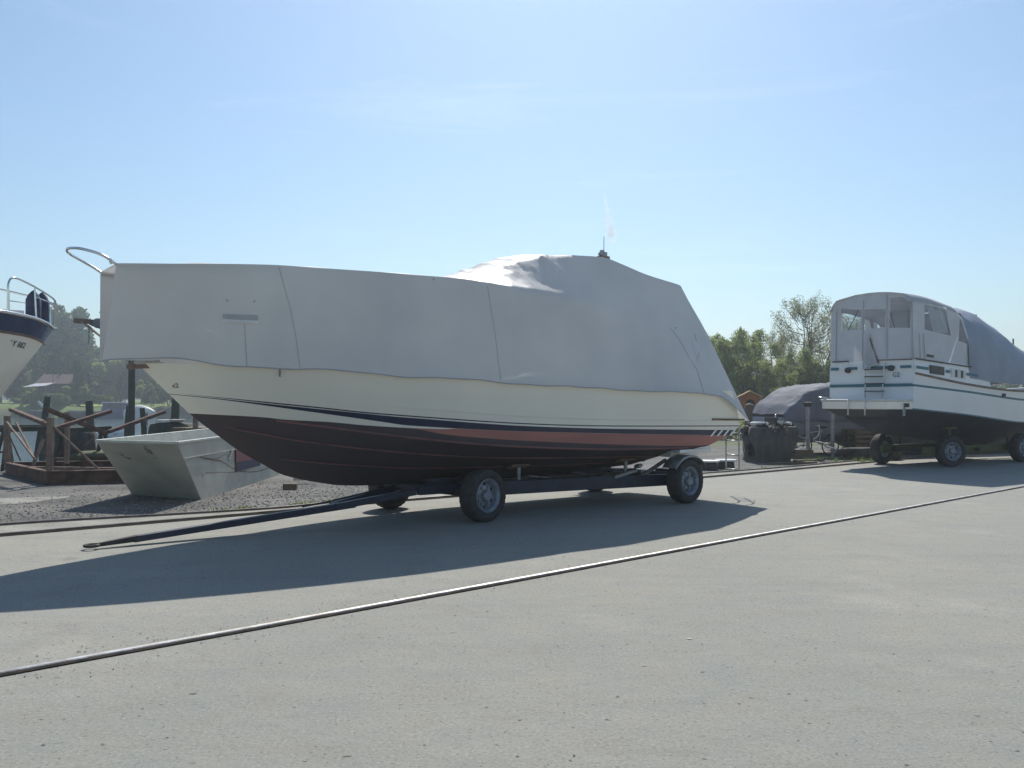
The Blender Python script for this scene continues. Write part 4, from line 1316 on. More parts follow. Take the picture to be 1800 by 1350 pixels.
def left_text(body, x, z, size):
    hf = half3
    y = hf(x, z)
    ux = Vector((.3, hf(x, z) * 0 - (hf(x + .1, z) - y) * 3, 0)).normalized()
    uz = Vector((0, -(hf(x, z + .1) - y), .1)).normalized()
    nn = ux.cross(uz).normalized(); uz = nn.cross(ux)
    mw = Matrix((ux, uz, nn)).transposed().to_4x4()
    mw.translation = Vector((x, -y, z)) + nn * .012
    mw = mw @ Matrix.Rotation(R(-4), 4, 'Z')
    return text_mesh("registration_number", body, size, M['letter'], lb, mw)
left_text("' Y 882", -.98, 2.57, .135)
# yard trailer that carries it (outside the frame for the most part)
t3 = root("boat_trailer", LO, LH, "dark steel trailer below the white boat bow at the left edge", "trailer")
m = MB()
for s in (1, -1):
    m.bar((-7.5, s * .6, .42), (-2.6, s * .6, .42), .1, .18)
for x in (-7.2, -5, -2.8): m.bar((x, -.7, .42), (x, .7, .42), .1, .12)
m.build("chassis_beam", M['grease'], t3)
for x in (-6.8, -3.4):
    for s in (1, -1):
        make_wheel(t3, x, s * .95, 0, out=s)
        sp = part_empty("hull_support", t3)
        MB().tube([(x + .5, s * .6, .5), (x + .5, s * .6, 1.02)], .04, 8).build("support_post", M['galv'], sp)
        MB().box((x + .5, s * .6, 1.04), (.4, .14, .05)).build("support_pad", M['wood'], sp)

# ================================================================ LEFT YARD: SKIP, CRADLE, PILES
sk = root("skip", (-6.15, 17.6, 0), 0, "pale green open steel skip with sloping end and rust streaks beside the bow", "skip")
def skip_body():
    m = MB()
    # profile: top rim and floor outlines (local metres), long axis y
    T = [(-.72, -3.02), (.78, -3.45), (.80, 3.2), (-.75, 3.35)]
    Bm = [(-.72, -1.6), (.80, -2.38), (.80, 2.7), (-.66, 2.7)]
    zt = [1.04, 1.03, 1.04, 1.06]
    o = [(x, y, z) for (x, y), z in zip(T, zt)] + [(x, y, .0) for x, y in Bm]
    i_ = [(x * .965, y * .985, z - .004) for (x, y), z in zip(T, zt)] + [(x * .95, y * .96, .07) for x, y in Bm]
    for a in range(4):
        b = (a + 1) % 4
        m.grid([[lerp(o[a], o[b], s / 8) for s in range(9)], [lerp(lerp(o[a], o[b], s / 8), lerp(o[4 + a], o[4 + b], s / 8), .5) for s in range(9)], [lerp(o[4 + a], o[4 + b], s / 8) for s in range(9)]])
        m.add([i_[a], i_[b], i_[4 + b], i_[4 + a]], [(3, 2, 1, 0)])
        m.add([o[a], o[b], i_[b], i_[a]], [(0, 3, 2, 1)])
    m.add(i_[4:], [(0, 1, 2, 3)])
    m.add(o[4:], [(3, 2, 1, 0)])
    m.build("skip_body", M['skip_green'], sk, merge=True)
    # rolled rim
    for a in range(4):
        b = (a + 1) % 4
        MB().bar(o[a], o[b], .05, .045).build("rim_tube", M['rim_lit'], sk, bevel=.008)
    # fold line on the side, below the rim band
    MB().bar((.803, -3.2, .76), (.803, 3.0, .775), .012, .018).build("side_fold", M['skip_green'], sk)
    m = MB(); m.add([(-.81, -3.0, .80), (.78, -3.26, .78), (.78, -3.22, .755), (-.81, -2.97, .78)], [(0, 1, 2, 3)])
    for q, (y0, y1) in enumerate(((-.6, .2),)):
        pass
    m = MB(); m.bar((.815, -.75, .76), (.815, -.95, .58), .03, .04)
    m.build("lifting_lug", M['skip_green'], sk, bevel=.005)
skip_body()
sg = part_empty("notice_board", sk)
MB().bar((.822, -.55, .635), (.822, 2.4, .63), .012, .25).build("red_panel", M['sign_red'], sg)
MB().bar((.822, -.55, .42), (.822, 1.1, .42), .012, .165).build("blue_panel", M['sign_navy'], sg)
def rust_streak(pts, w_):
    m = MB()
    P = [catmull(pts, k * (len(pts) - 1) / 24) for k in range(25)]
    rows = [[(x, y, z + w_ * (.5 + .5 * noise.noise(Vector((y * 3, z, 2))))), (x, y, z - w_ * (.5 + .5 * noise.noise(Vector((y * 3, z, 8)))))] for x, y, z in P]
    return m.grid(rows).build("rust_streak", M['rust_pale'], sk)
rust_streak([(.806, -2.5, .75), (.806, -2.0, .68), (.806, -1.3, .58), (.806, -.7, .42), (.806, .2, .27), (.806, 1.2, .22), (.806, 2.2, .26)], .018)
rust_streak([(.806, -2.3, .70), (.806, -1.6, .66), (.806, -1.1, .70), (.806, -.8, .60)], .012)
rust_streak([(.806, -2.2, .45), (.806, -1.5, .40), (.806, -.7, .34), (.806, .2, .30)], .010)

# steel cradle
cd = root("boat_cradle", (-9.4, 17.9, 0), 0, "rust-brown steel boat cradle with crossed arms standing by the water", "cradle")
c0, c1_, c2_, c3_ = (0, 0), (3.2, .9), (1.0, 3.4), (-2.35, 2.6)   # near corner, right, back, left
zb = .16
def seg(name, a, b, w_, h_, matl):
    return MB().bar(a, b, w_, h_).build(name, matl, cd, bevel=.006)
for a, b in ((c0, c1_), (c1_, c2_), (c2_, c3_), (c3_, c0)):
    m = MB(); m.ibeam((a[0], a[1], zb - .01), (b[0], b[1], zb - .01), .13, .27); m.build("base_beam", M['rust'], cd)
seg("base_beam", (c3_[0] + .9, c3_[1] - 1, zb + .06), (c1_[0] - .6, c1_[1] + .1, zb + .06), .08, .08, M['rust_pale'])
def post(x, y, h, w_=.11):
    return MB().box((x, y, .27 + (h - .27) / 2), (w_, w_, h - .27)).build("post", M['rust_pale'], cd, bevel=.008)
post(.02, .03, 1.37, .11)
post(-2.3, 2.55, 1.36, .11)
post(-.78, 2.3, 1.45, .09)
post(2.3, 1.9, 1.42, .10)
post(4.3, 3.6, 1.3, .10)
for a, b, w_ in (((-1.957, 2.300, 1.218), (-0.965, 1.300, 0.426), .035),
                 ((0.050, 0.050, 1.202), (0.867, 0.400, 0.251), .04),
                 ((-2.222, 2.400, 1.216), (-0.882, 1.100, 0.476), .04),
                 ((-2.180, 2.400, 0.915), (-2.024, 2.300, 0.269), .035),
                 ((-2.167, 2.400, 0.915), (-2.010, 2.600, 0.314), .03),
                 ((-1.009, 1.700, 0.854), (-1.013, 1.300, 0.303), .06),
                 ((-0.298, 2.600, 0.841), (-0.728, 3.000, 0.650), .035)):
    seg("brace", a, b, w_, w_, M['rust_pale'])
for a, b in (((-0.307, 0.500, 1.534), (0.116, 2.300, 0.958)),
             ((0.928, 3.600, 1.437), (0.168, 2.300, 0.997)),
             ((0.567, 1.500, 1.475), (-0.073, 0.400, 1.134)),
             ((-2.121, 2.400, 1.504), (-0.122, 0.200, 1.222))):
    m = MB(); m.bar(a, b, .12, .075); m.build("cradle_arm", M['rust'], cd, bevel=.006)

def junk(name, label, cat, x, y, rz=0, group=None):
    return root(name, (x, y, 0), rz, label, cat, group)
# mooring piles in the lake and dark timber dolphins
def mooring(px_list):
    for (x, y, top, r_, lab, tilt) in px_list:
        o = MB().tube([(0, 0, -1.9), (tilt * .5, 0, top * .5), (tilt, 0, top)], [r_ * 1.1, r_, r_ * .9], 12).build("mooring_pile", M['pile'], None, smooth=45)
        o.location = (x, y, 0)
        tag(o, lab, "mooring pile", "timber piles standing in the lake")
mooring([
 (-19.2, 36.0, 1.9, .13, "dark timber pile in the lake behind the crossed cradle arms, tallest of its group", .25),
 (-17.4, 36.5, 1.7, .16, "thick dark pile in the lake behind the middle post of the rusty cradle", -.1),
 (-13.6, 31.2, 1.55, .15, "dark leaning pile with flat head, in the lake left of the skip rim", .1),
 (-13.1, 31.6, 1.45, .10, "slim pile leaning against the flat-headed pile beside the blue cabin boat", -.15),
 (-13.2, 34.5, 1.9, .16, "pile with ivy-dark top in the lake under the bow of the covered boat", .05),
 (-26.0, 42.0, 1.75, .12, "slender dark pile nearest the hedge at the far left of the lake", .05),
 (-40.0, 92.0, .55, .14, "short post standing in front of the far hedge bank", 0),
 (-38.1, 92.0, .5, .14, "short post just left of the blue cabin boat", 0),
])
# dark tarp heap and timber, white dinghies, planks behind the skip
o = None
def lump(name, label, cat, x, y, sx, sy, sz, matl, seed, power=2.6, rz=0, z0=0, rough=.16, group=None):
    """soft boxy heap (covered stack)"""
    rows = []
    for i in range(15):
        v = i / 14
        row = []
        for j in range(29):
            a = 2 * math.pi * j / 28
            ca, sa = math.cos(a), math.sin(a)
            k = (abs(ca) ** power + abs(sa) ** power) ** (-1 / power)
            rr = (1 - max(0, (v - .62) / .38) ** 2.2) ** .5 if v < 1 else 0.0
            nn = 1 + rough * noise.noise(Vector((ca * 1.7, sa * 1.7, v * 2.4 + seed)))
            z = sz * min(1, v / .78) * (1 + .06 * noise.noise(Vector((ca * 2, sa * 2, seed)))) if v < .78 else sz * (1 + .05 * (v - .78) / .22)
            row.append((sx / 2 * k * ca * rr * nn, sy / 2 * k * sa * rr * nn, z0 + z))
        row[-1] = row[0]
        rows.append(row)
    ob = MB().grid(rows, flip=True).build(name, matl, None, smooth=60)
    ob.location = (x, y, 0); ob.rotation_euler = (0, 0, rz)
    return tag(ob, label, cat, group)
lump("covered_stack", "black wrapped stack beyond the rusty cradle posts at the water's edge", "covered stack", -11.2, 22.6, 1.0, .9, .95, M['dark_wrap'], 3.1)
lump("rubble_heap", "low dark heap of rubble and weeds between the cradle and the skip", "rubble", -10.0, 22.0, 1.8, .9, .45, M['earth'], 8.3, rough=.5)
def dinghy(name, label, x, y, rz, L, W_, H_, matl, z0=0, group=None):
    rows = []
    for i in range(13):
        t = i / 12
        xx = -L / 2 + L * t
        wv = W_ / 2 * (math.sin(math.pi * min(1, .12 + .88 * (1 - t))) ** .6 if t > .05 else .72)
        wv = W_ / 2 * (1 - max(0, (t - .45) / .55) ** 2.4) * (.8 + .2 * min(1, t / .3))
        hh = H_ * (1 - .55 * max(0, (t - .6) / .4) ** 2)
        rows.append([(xx, wv * math.cos(a), z0 + hh * max(0, math.sin(a)) ** .75) for a in [math.pi * k / 12 for k in range(13)]])
    m = MB().grid(rows); m.poly([p for p in rows[0]])
    ob = m.build(name, matl, None, smooth=60)
    ob.location = (x, y, 0); ob.rotation_euler = (0, 0, rz)
    return tag(ob, label, "dinghy", group)
dinghy("dinghy", "white upturned dinghy behind the middle post of the rusty cradle", -10.9, 23.9, R(8), 1.5, .7, .34, M['white_paint'], group="upturned white dinghies")
dinghy("dinghy", "smaller white upturned dinghy resting by the skip's far left corner", -10.1, 24.3, R(-10), 1.1, .6, .30, M['white_paint'], group="upturned white dinghies")
b = junk("timber_stack", "weathered brown timber stack behind the far end of the green skip", "timber stack", -8.3, 24.0)
for k in range(5):
    for j in range(3):
        MB().box((-.42 + j * .42 + .05 * math.sin(k * 3 + j), .0, .12 + k * .2), (.38, 1.8, .17), rz=R(2 * math.sin(k * 5 + j * 3))).build("beam", M['wood'], b, bevel=.02)
o = MB().box((0, 0, 0), (.62, .5, .03)).build("board", M['white_plastic'], None, bevel=.01); o.location = (-9.25, 23.9, 1.18); tag(o, "thin white board on the post box behind the skip rim", "board")
lump("crate_pile", "dark green box at the water behind the skip, carrying a white board", "box", -9.2, 23.9, 1.1, .7, 1.08, M['pile'], 1.2, power=8, rough=.02)
o = MB().lathe([(0, 0), (0, .13), (.05, .2), (.07, .2), (.06, 0)], 16, 'Z').build("basin", M['white_plastic'], None, smooth=40); o.location = (-8.95, 23.6, 1.14); tag(o, "small white basin lying between the board and the brown timber stack", "basin")
o = MB().lathe([(-.02, 0), (-.02, .05), (.30, .05), (.31, 0)], 12, 'Y').build("pipe", M['white_plastic'], None, smooth=40); o.location = (-4.449, 18.088, 0.120); o.rotation_euler = (0, R(0), R(-70)); tag(o, "short white pipe on the gravel off the back corner of the skip", "pipe")
o = MB().box((0, 0, .06), (.26, .12, .12)).build("brick_block", M['wood'], None, bevel=.01); o.location = (-4.251, 16.930, 0.000); tag(o, "brown timber block on the gravel off the back corner of the skip", "block")

# crane with slanting jib behind the bow
cr2 = junk("jib_crane", "rusty slewing crane whose jib sticks out behind the bow of the covered boat", "crane", -13.2, 30.6)
MB().tube([(0, 0, -.9), (0, 0, 3.1), (.3, 0, 4.3)], [.12, .11, .10], 12).build("mast", M['pile'], cr2, smooth=40)
m = MB()
m.bar((.3, 0, 4.30), (-2.1, .2, 4.52), .14, .17); m.bar((.3, 0, 3.7), (-1.5, .1, 4.40), .10, .10)
m.build("jib", M['rust'], cr2)
m = MB(); m.bar((.1, -.12, 3.05), (-1.8, .1, 4.46), .055, .055); m.bar((.1, .12, 2.90), (-1.65, .2, 4.36), .055, .055)
m.build("tie_bar", M['rust_pale'], cr2)
MB().tube([(-1.5, 0, 4.2), (-1.5, 0, 3.72)], .015, 6).build("chain", M['grease'], cr2)
MB().box((-1.12, -.05, 4.40), (.36, .3, .34)).build("motor_housing", M['tarp_blue'], cr2, bevel=.1)
m = MB(); m.tube([(-.9, 0, 4.55), (-1.15, 0, 4.8)], .015, 6); m.tube([(-.9, 0, 4.5), (-.6, 0, 4.6), (-.2, 0, 4.75)], .02, 6); m.build("pulley_arm", M['grease'], cr2)

# ================================================================ MIDDLE BACKGROUND RIGHT OF THE STERN
lump("covered_stack", "tall dark netted stack on the gravel right behind the stern of the covered boat", "covered stack", 7.25, 24.9, 1.25, 1.3, .98, M['dark_wrap'], 5.5, power=8, rough=.34)
o = MB().lathe([(0, 0), (0, .07), (.13, .09), (.13, .08), (.03, .06), (.03, 0)], 14, 'Z').build("flower_pot", M['white_plastic'], None, smooth=40); o.location = (7.45, 24.5, 1.02); tag(o, "white pot at the right end of the dark netted stack's top", "pot")
for k, (x, y, l_, lab) in enumerate(((6.85, 24.45, .50, "long white fender roll lying on the dark netted stack nearest the boat stern"), (7.7, 24.6, .22, "short white roll on the right corner of the dark netted stack"))):
    o = MB().lathe([(-l_ / 2, 0), (-l_ / 2, .03), (-l_ / 2 + .05, .055), (l_ / 2 - .05, .055), (l_ / 2, .03), (l_ / 2, 0)], 14, 'Y').build("fender", M['white_plastic'], None, smooth=40)
    o.location = (x, y, 1.07); o.rotation_euler = (0, 0, R(80 + 25 * k)); tag(o, lab, "fender")
# slate covered boat on stands
mb = junk("covered_boat", "boat under a blue-grey tarpaulin on stands between the dark stack and the white yacht", "boat", 9.9, 28.6, R(14))
rows = []
prof = [(-1.80, 1.32, 1.0), (-1.6, 1.60, 1.15), (-1.25, 1.92, 1.2), (-.9, 2.17, 1.25), (-.2, 2.25, 1.3), (.6, 2.33, 1.3), (1.6, 2.36, 1.3), (2.6, 2.30, 1.25), (3.8, 2.1, 1.0), (4.8, 1.8, .5)]
for i in range(121):
    t = (len(prof) - 1) * i / 120
    x, zt, hw = catmull(prof, t)
    row = []
    for k in range(41):
        a = math.pi * k / 40
        cx_, sz_ = math.cos(a), math.sin(a)
        y = hw * math.copysign(abs(cx_) ** .34, cx_)
        z = 1.18 + (zt - 1.18) * abs(sz_) ** .30 - .07 * abs(math.sin(x * 2.3 + .5)) * abs(sz_) ** 2
        y += (noise.ridged_multi_fractal(Vector((x * 1.8, y, z * 1.2)), 1.0, 2.1, 3, 1.0, 2.0) - 1) * .05
        z += .05 * (noise.ridged_multi_fractal(Vector((x * 1.6, y * 1.3, 7)), 1.0, 2.1, 4, 1.0, 2.0) - 1)
        row.append((x, y, z))
    row[0] = (row[0][0], row[0][1] + .02, 1.10 + .03 * math.sin(x * 6)); row[-1] = (row[-1][0], row[-1][1] - .02, 1.10 + .03 * math.sin(x * 6))
    rows.append(row)
MB().grid(rows, flip=True).build("cover_sheet", M['tarp_blue'], mb, smooth=60)
rows = []
for i in range(30):
    x = -1.85 + 6.6 * i / 29
    hw = interp(x, [-1.85, -1.5, 0, 3, 4.75], [.85, 1.08, 1.22, 1.0, .1])
    rows.append([(x, -hw, 1.2), (x, -hw * .95, .75), (x, -hw * .75, .48), (x, 0, .36), (x, hw * .75, .48), (x, hw * .95, .75), (x, hw, 1.2)])
m = MB().grid(rows); m.poly(rows[0][::-1])
m.build("hull", M['tarp_slate'], mb, smooth=40)
MB().box((-1.88, -.35, .85), (.03, .75, .66)).build("transom_panel", M['wall_dark'], mb)
for x in (-1.2, 2.2):
    for s in (-1, 1):
        MB().tube([(x, s * .75, 0), (x, s * .6, .56)], .04, 8).build("hull_stand", M['galv'], mb)
MB().tube([(-1.75, -.6, 1.3), (-1.95, -.75, 1.28), (-2.05, -.9, 1.2)], .025, 6).build("deck_rail", M['chrome'], mb, smooth=True)
MB().tube([(-1.8, -.2, 1.48), (-2.0, -.35, 1.46)], .02, 6).build("deck_rail", M['chrome'], mb, smooth=True)
# steel post stands with flat heads
def stand(x, y, h, lab, head=True):
    s = junk("prop_stand", lab, "prop stand", x, y, 0, "steel prop stands")
    MB().tube([(0, 0, 0), (0, 0, h)], .055, 12).build("post", M['galv'], s, smooth=40)
    if head:
        MB().lathe([(h - .13, .0), (h - .13, .09), (h - .02, .15), (h, .15), (h + .015, 0)], 20, 'Z').build("head_plate", M['grease'], s, smooth=40)
    else:
        MB().box((0, 0, h), (.16, .1, .05)).build("head_plate", M['galv'], s)
    MB().box((0, 0, .02), (.34, .34, .03)).build("foot_plate", M['galv'], s)
stand(8.75, 26.1, 1.66, "grey steel prop stand with a dark round head in front of the blue-grey covered boat")
stand(9.55, 26.3, 1.36, "slim steel prop stand just left of the yacht's swim platform", head=False)
# pallets and trestles among the clutter
ps = junk("pallet_stack", "stack of dull grey pallets beneath the yacht's swim platform", "pallets", 10.9, 27.2, R(12))
for k in range(6):
    m = MB()
    for q in range(6): m.box((-.5 + q * .2, 0, .14 * k + .125), (.11, .8, .02))
    for q in (-.35, 0, .35): m.box((0, q, .14 * k + .06), (1.15, .09, .09))
    m.build("pallet", M['wood'], ps)
for k, (x, y, rz, lab) in enumerate(((-11.9, 21.9, .4, "dark timber trestle behind the left posts of the rusty cradle"), (-10.3, 21.2, 1.1, "dark timber trestle between the rusty cradle and the skip's end"), (-12.9, 23.3, -.2, "dark timber trestle nearest the water behind the cradle's left post"))):
    ts = junk("trestle", lab, "trestle", x, y, rz, "timber trestles by the water")
    MB().bar((-.75, 0, 1.0), (.75, 0, 1.02), .12, .12).build("top_beam", M['pile'], ts)
    for sx in (-.6, .6):
        for sy in (-.32, .32):
            MB().bar((sx, sy, 0), (sx * .9, sy * .15, .97), .07, .07).build("leg", M['pile'], ts)
        MB().bar((sx, -.22, .35), (sx, .22, .35), .05, .05).build("stretcher", M['wood'], ts)
lump("rubble_heap", "heap of dark scrap and brush between the planter and the yacht's left wheel", "scrap heap", 10.3, 25.6, 1.5, .6, .34, M['dark_wrap'], 18.3, rough=.7)
# bicycle
bk = junk("bicycle", "old bicycle with bent mudguards parked between the two prop stands", "bicycle", (8.929, 27.069)[0], (8.929, 27.069)[1], R(22))
def bike_wheel(x):
    w_ = part_empty("wheel", bk, (x, 0, .33))
    tor = MB(); P = [(.32 * math.cos(a), 0, .32 * math.sin(a)) for a in [2 * math.pi * k / 36 for k in range(37)]]
    tor.tube(P, .02, 8, cap=False); tor.build("tyre", M['rubber'], w_, smooth=True)
    m = MB()
    for k in range(18):
        a = 2 * math.pi * k / 18
        m.tube([(0, .02 * (-1) ** k, 0), (.30 * math.cos(a), 0, .30 * math.sin(a))], .0025, 4)
    m.tube([(0, -.04, 0), (0, .04, 0)], .02, 8)
    m.build("spokes", M['galv'], w_)
    m = MB(); m.tube([(.355 * math.cos(a), 0, .355 * math.sin(a)) for a in [R(20) + R(140) * k / 14 for k in range(15)]], .014, 6); m.build("mudguard", M['alu'], bk); bk.children[-1].location = (x, 0, .33)
bike_wheel(0); bike_wheel(1.05)
m = MB()
for a, b in (((0, 0, .33), (.22, 0, .80)), ((.22, 0, .80), (.60, 0, .38)), ((.24, 0, .72), (.72, 0, .78)), ((.60, 0, .38), (.72, 0, .85)), ((.72, 0, .78), (1.05, 0, .33)), ((.60, 0, .38), (1.05, 0, .33))):
    m.tube([a, b], .016, 8)
m.build("frame", M['alu'], bk, smooth=40)
m = MB(); m.tube([(.22, 0, .80), (.25, 0, .98), (.20, .22, 1.0), (.08, .28, 1.0)], .012, 6); m.tube([(.25, 0, .98), (.20, -.22, 1.0), (.08, -.28, 1.0)], .012, 6)
m.build("handlebar", M['chrome'], bk, smooth=True)
m = MB(); m.prism([(.60, -.07), (.62, -.09), (.84, -.1), (.84, .1), (.62, .09), (.60, .07)], .86, .92); m.build("saddle", M['grease'], bk, bevel=.02)
# mast pole leaning over the bicycle, hose loops
o = MB().tube([(7.732, 25.200, 0.855), (8.848, 26.200, 0.535)], .022, 8).build("pole", M['alu'], None); tag(o, "slanting pale metal pole leaning above the bicycle's front wheel", "pole")
ho = [(8.896, 25.600, 0.990), (8.928, 25.600, 0.842), (8.861, 25.600, 0.661), (8.779, 25.700, 0.574), (8.843, 25.600, 0.512), (8.989, 25.500, 0.484), (9.035, 25.400, 0.391), (9.292, 25.300, 0.331)]
o = MB().tube([catmull(ho, i * 7 / 40) for i in range(41)], .022, 8).build("hose", M['alu'], None, smooth=True); tag(o, "curled pale hose hanging over the bicycle", "hose")
# planter box and flat stones
pb = junk("planter_box", "low timber planter box on the ground in front of the bicycle", "planter", (8.552, 26.132, 0.000)[0], (8.552, 26.132, 0.000)[1], R(8))
MB().box((0, 0, .13), (.62, .35, .26)).build("box", M['wood'], pb, bevel=.01)
MB().box((-.12, -.02, .275), (.5, .3, .025)).build("lid", M['gel'], pb)
o = MB().box((0, 0, .03), (1.5, .18, .06), rz=R(18)).build("plank", M['wood'], None, bevel=.006); o.location = (7.537, 23.781, 0.000); tag(o, "weathered plank lying beside the outer rail in front of the planter", "plank")
o = MB().box((0, 0, .03), (1.1, .14, .05), rz=R(28)).build("plank", M['wood'], None, bevel=.006); o.location = (8.373, 24.901, 0.000); tag(o, "shorter plank lying right of the planter box beside the outer rail", "plank")
# orange shelter
ors = junk("wooden_shelter", "small orange wooden shelter with pale gabled roof peeping past the boat stern", "shelter", (8.490, 31.500, 0.000)[0], 31.5, R(-12))
MB().box((0, 0, .66), (.16, .16, 1.34)).build("post", M['wood'], ors)
m = MB()
m.add([(-.33, -.3, 1.3), (.33, -.3, 1.3), (.33, -.3, 1.86), (0, -.3, 2.0), (-.33, -.3, 1.86), (-.33, .3, 1.3), (.33, .3, 1.3), (.33, .3, 1.86), (0, .3, 2.0), (-.33, .3, 1.86)],
      [(0, 1, 2, 3, 4), (9, 8, 7, 6, 5), (0, 5, 6, 1), (1, 6, 7, 2), (0, 4, 9, 5)])
m.build("body", M['orange'], ors)
m = MB(); m.bar((-.42, 0, 1.84), (0, 0, 2.06), .75, .035); m.bar((.42, 0, 1.84), (0, 0, 2.06), .75, .035); m.build("roof", M['orange_roof'], ors)
m = MB(); pts = [(-.16, -.305, 1.32), (.16, -.305, 1.32), (.16, -.305, 1.6)] + [(.16 * math.cos(a), -.305, 1.6 + .16 * math.sin(a)) for a in [math.pi * k / 10 for k in range(1, 10)]] + [(-.16, -.305, 1.6)]
m.poly(pts); m.build("opening", M['grease'], ors)
lump("stone_figure", "pale brown carved stone standing in front of the orange shelter", "carved stone", (8.229, 30.600, 0.000)[0], 30.6, .34, .3, 1.55, M['wood'], 9.9, power=2.2, rough=.25)
# low white-topped trays behind the rear wheel
for k, (px_, lab) in enumerate((((1247, 823), "white oval tabletop on a dark drum behind the trailer's rear wheel"), ((1277, 822), "second pale oval tabletop on a dark drum, further right behind the ladder"))):
    pass
for k, (x, y, lab) in enumerate((((4.862, 21.818, 0.000)[0], (4.862, 21.818, 0.000)[1], "white-topped low drum behind the blue trailer's rear wheel"), ((5.372, 22.184, 0.000)[0], (5.372, 22.184, 0.000)[1], "pale-topped low drum behind the boarding ladder"))):
    d_ = junk("cable_drum", lab, "drum", x, y, 0, "low drums behind the blue trailer")
    MB().lathe([(0, 0), (0, .22), (.18, .2), (.2, 0)], 20, 'Z').build("core", M['dark_wrap'], d_, smooth=40)
    MB().lathe([(.2, 0), (.2, .27), (.235, .27), (.24, 0)], 28, 'Z').build("top", M['white_plastic'] if k == 0 else M['gel_white'], d_, smooth=40)
# more covered boats in the shade behind the cruiser
def dark_boat(x, y, rz, L, lab, matl):
    d_ = junk("covered_boat", lab, "boat", x, y, rz)
    rows, rows2 = [], []
    for i in range(31):
        t = i / 30
        xx = -L / 2 + L * t
        hw = 1.15 * (1 - max(0, (t - .4) / .6) ** 2.2)
        zt = 1.9 - .4 * abs(t - .4) - .3 * t + .03 * math.sin(xx * 5)
        rows.append([(xx, hw * math.cos(a), 1.05 + (zt - 1.05) * max(0, math.sin(a)) ** .7) for a in [math.pi * k / 14 for k in range(15)]])
        rows2.append([(xx, -hw * .98, 1.15), (xx, -hw * .85, .45), (xx, 0, .16), (xx, hw * .85, .45), (xx, hw * .98, 1.15)])
    m = MB().grid(rows, flip=True); m.poly(rows[0]); m.build("cover_sheet", matl, d_, smooth=60)
    m = MB().grid(rows2); m.poly(rows2[0][::-1]); m.build("hull", M['black_af'], d_, smooth=40)
    for xx in (-L * .3, L * .2):
        for s in (-1, 1):
            MB().tube([(xx, s * .7, 0), (xx, s * .6, .7)], .05, 8).build("hull_stand", M['grease'], d_)
dark_boat(14.8, 31.5, R(20), 7.5, "dark covered boat in the shade behind the yacht's wheels", M['tarp_slate'])
lump("covered_stack", "long dark wrapped heap seen under the yacht's hull between its wheels", "covered stack", 14.6, 28.6, 4.6, 1.0, 1.25, M['dark_wrap'], 25.5, power=4, rough=.1, rz=R(18))
lump("covered_stack", "dark wrapped heap seen under the yacht's bow at the right edge", "covered stack", 19.6, 31.5, 4.0, 1.0, 1.2, M['dark_wrap'], 35.5, power=4, rough=.1, rz=R(25))
dark_boat(21.5, 35.5, R(30), 8.0, "dark blue covered boat behind the yacht's bow", M['tarp_blue'])
lump("covered_stack", "low black wrapped stack behind the yacht's left wheel", "covered stack", 11.9, 28.6, 2.2, 1.2, 1.15, M['dark_wrap'], 15.5, power=4, rough=.1)

# ================================================================ TREES AND PLANTS
def leaf_cloud(m, centres, n, size, rnd, flat=.0, mi=0):
    """n leaf-sized quads spread through the clumps"""
    tot = sum(c[1] ** 2 for c in centres)
    vs, fs = [], []
    for (c, r) in centres:
        k = int(n * r * r / tot)
        for _ in range(k):
            # denser towards the shell of each clump
            d = Vector((rnd.gauss(0, 1), rnd.gauss(0, 1), rnd.gauss(0, 1)))
            if d.length < 1e-3: continue
            d.normalize()
            p = Vector(c) + d * r * (rnd.random() ** .45) * rnd.uniform(.75, 1.12)
            a = Vector((rnd.gauss(0, 1), rnd.gauss(0, 1), rnd.gauss(0, .8))).normalized()
            b = a.cross(Vector((rnd.gauss(0, 1), rnd.gauss(0, 1), rnd.gauss(0, 1)))).normalized()
            s = size * rnd.uniform(.55, 1.25)
            o = len(vs)
            vs += [p - a * s, p + b * s * .5, p + a * s, p - b * s * .5]
            fs.append((o, o + 1, o + 2, o + 3))
    m.add(vs, fs, mi)

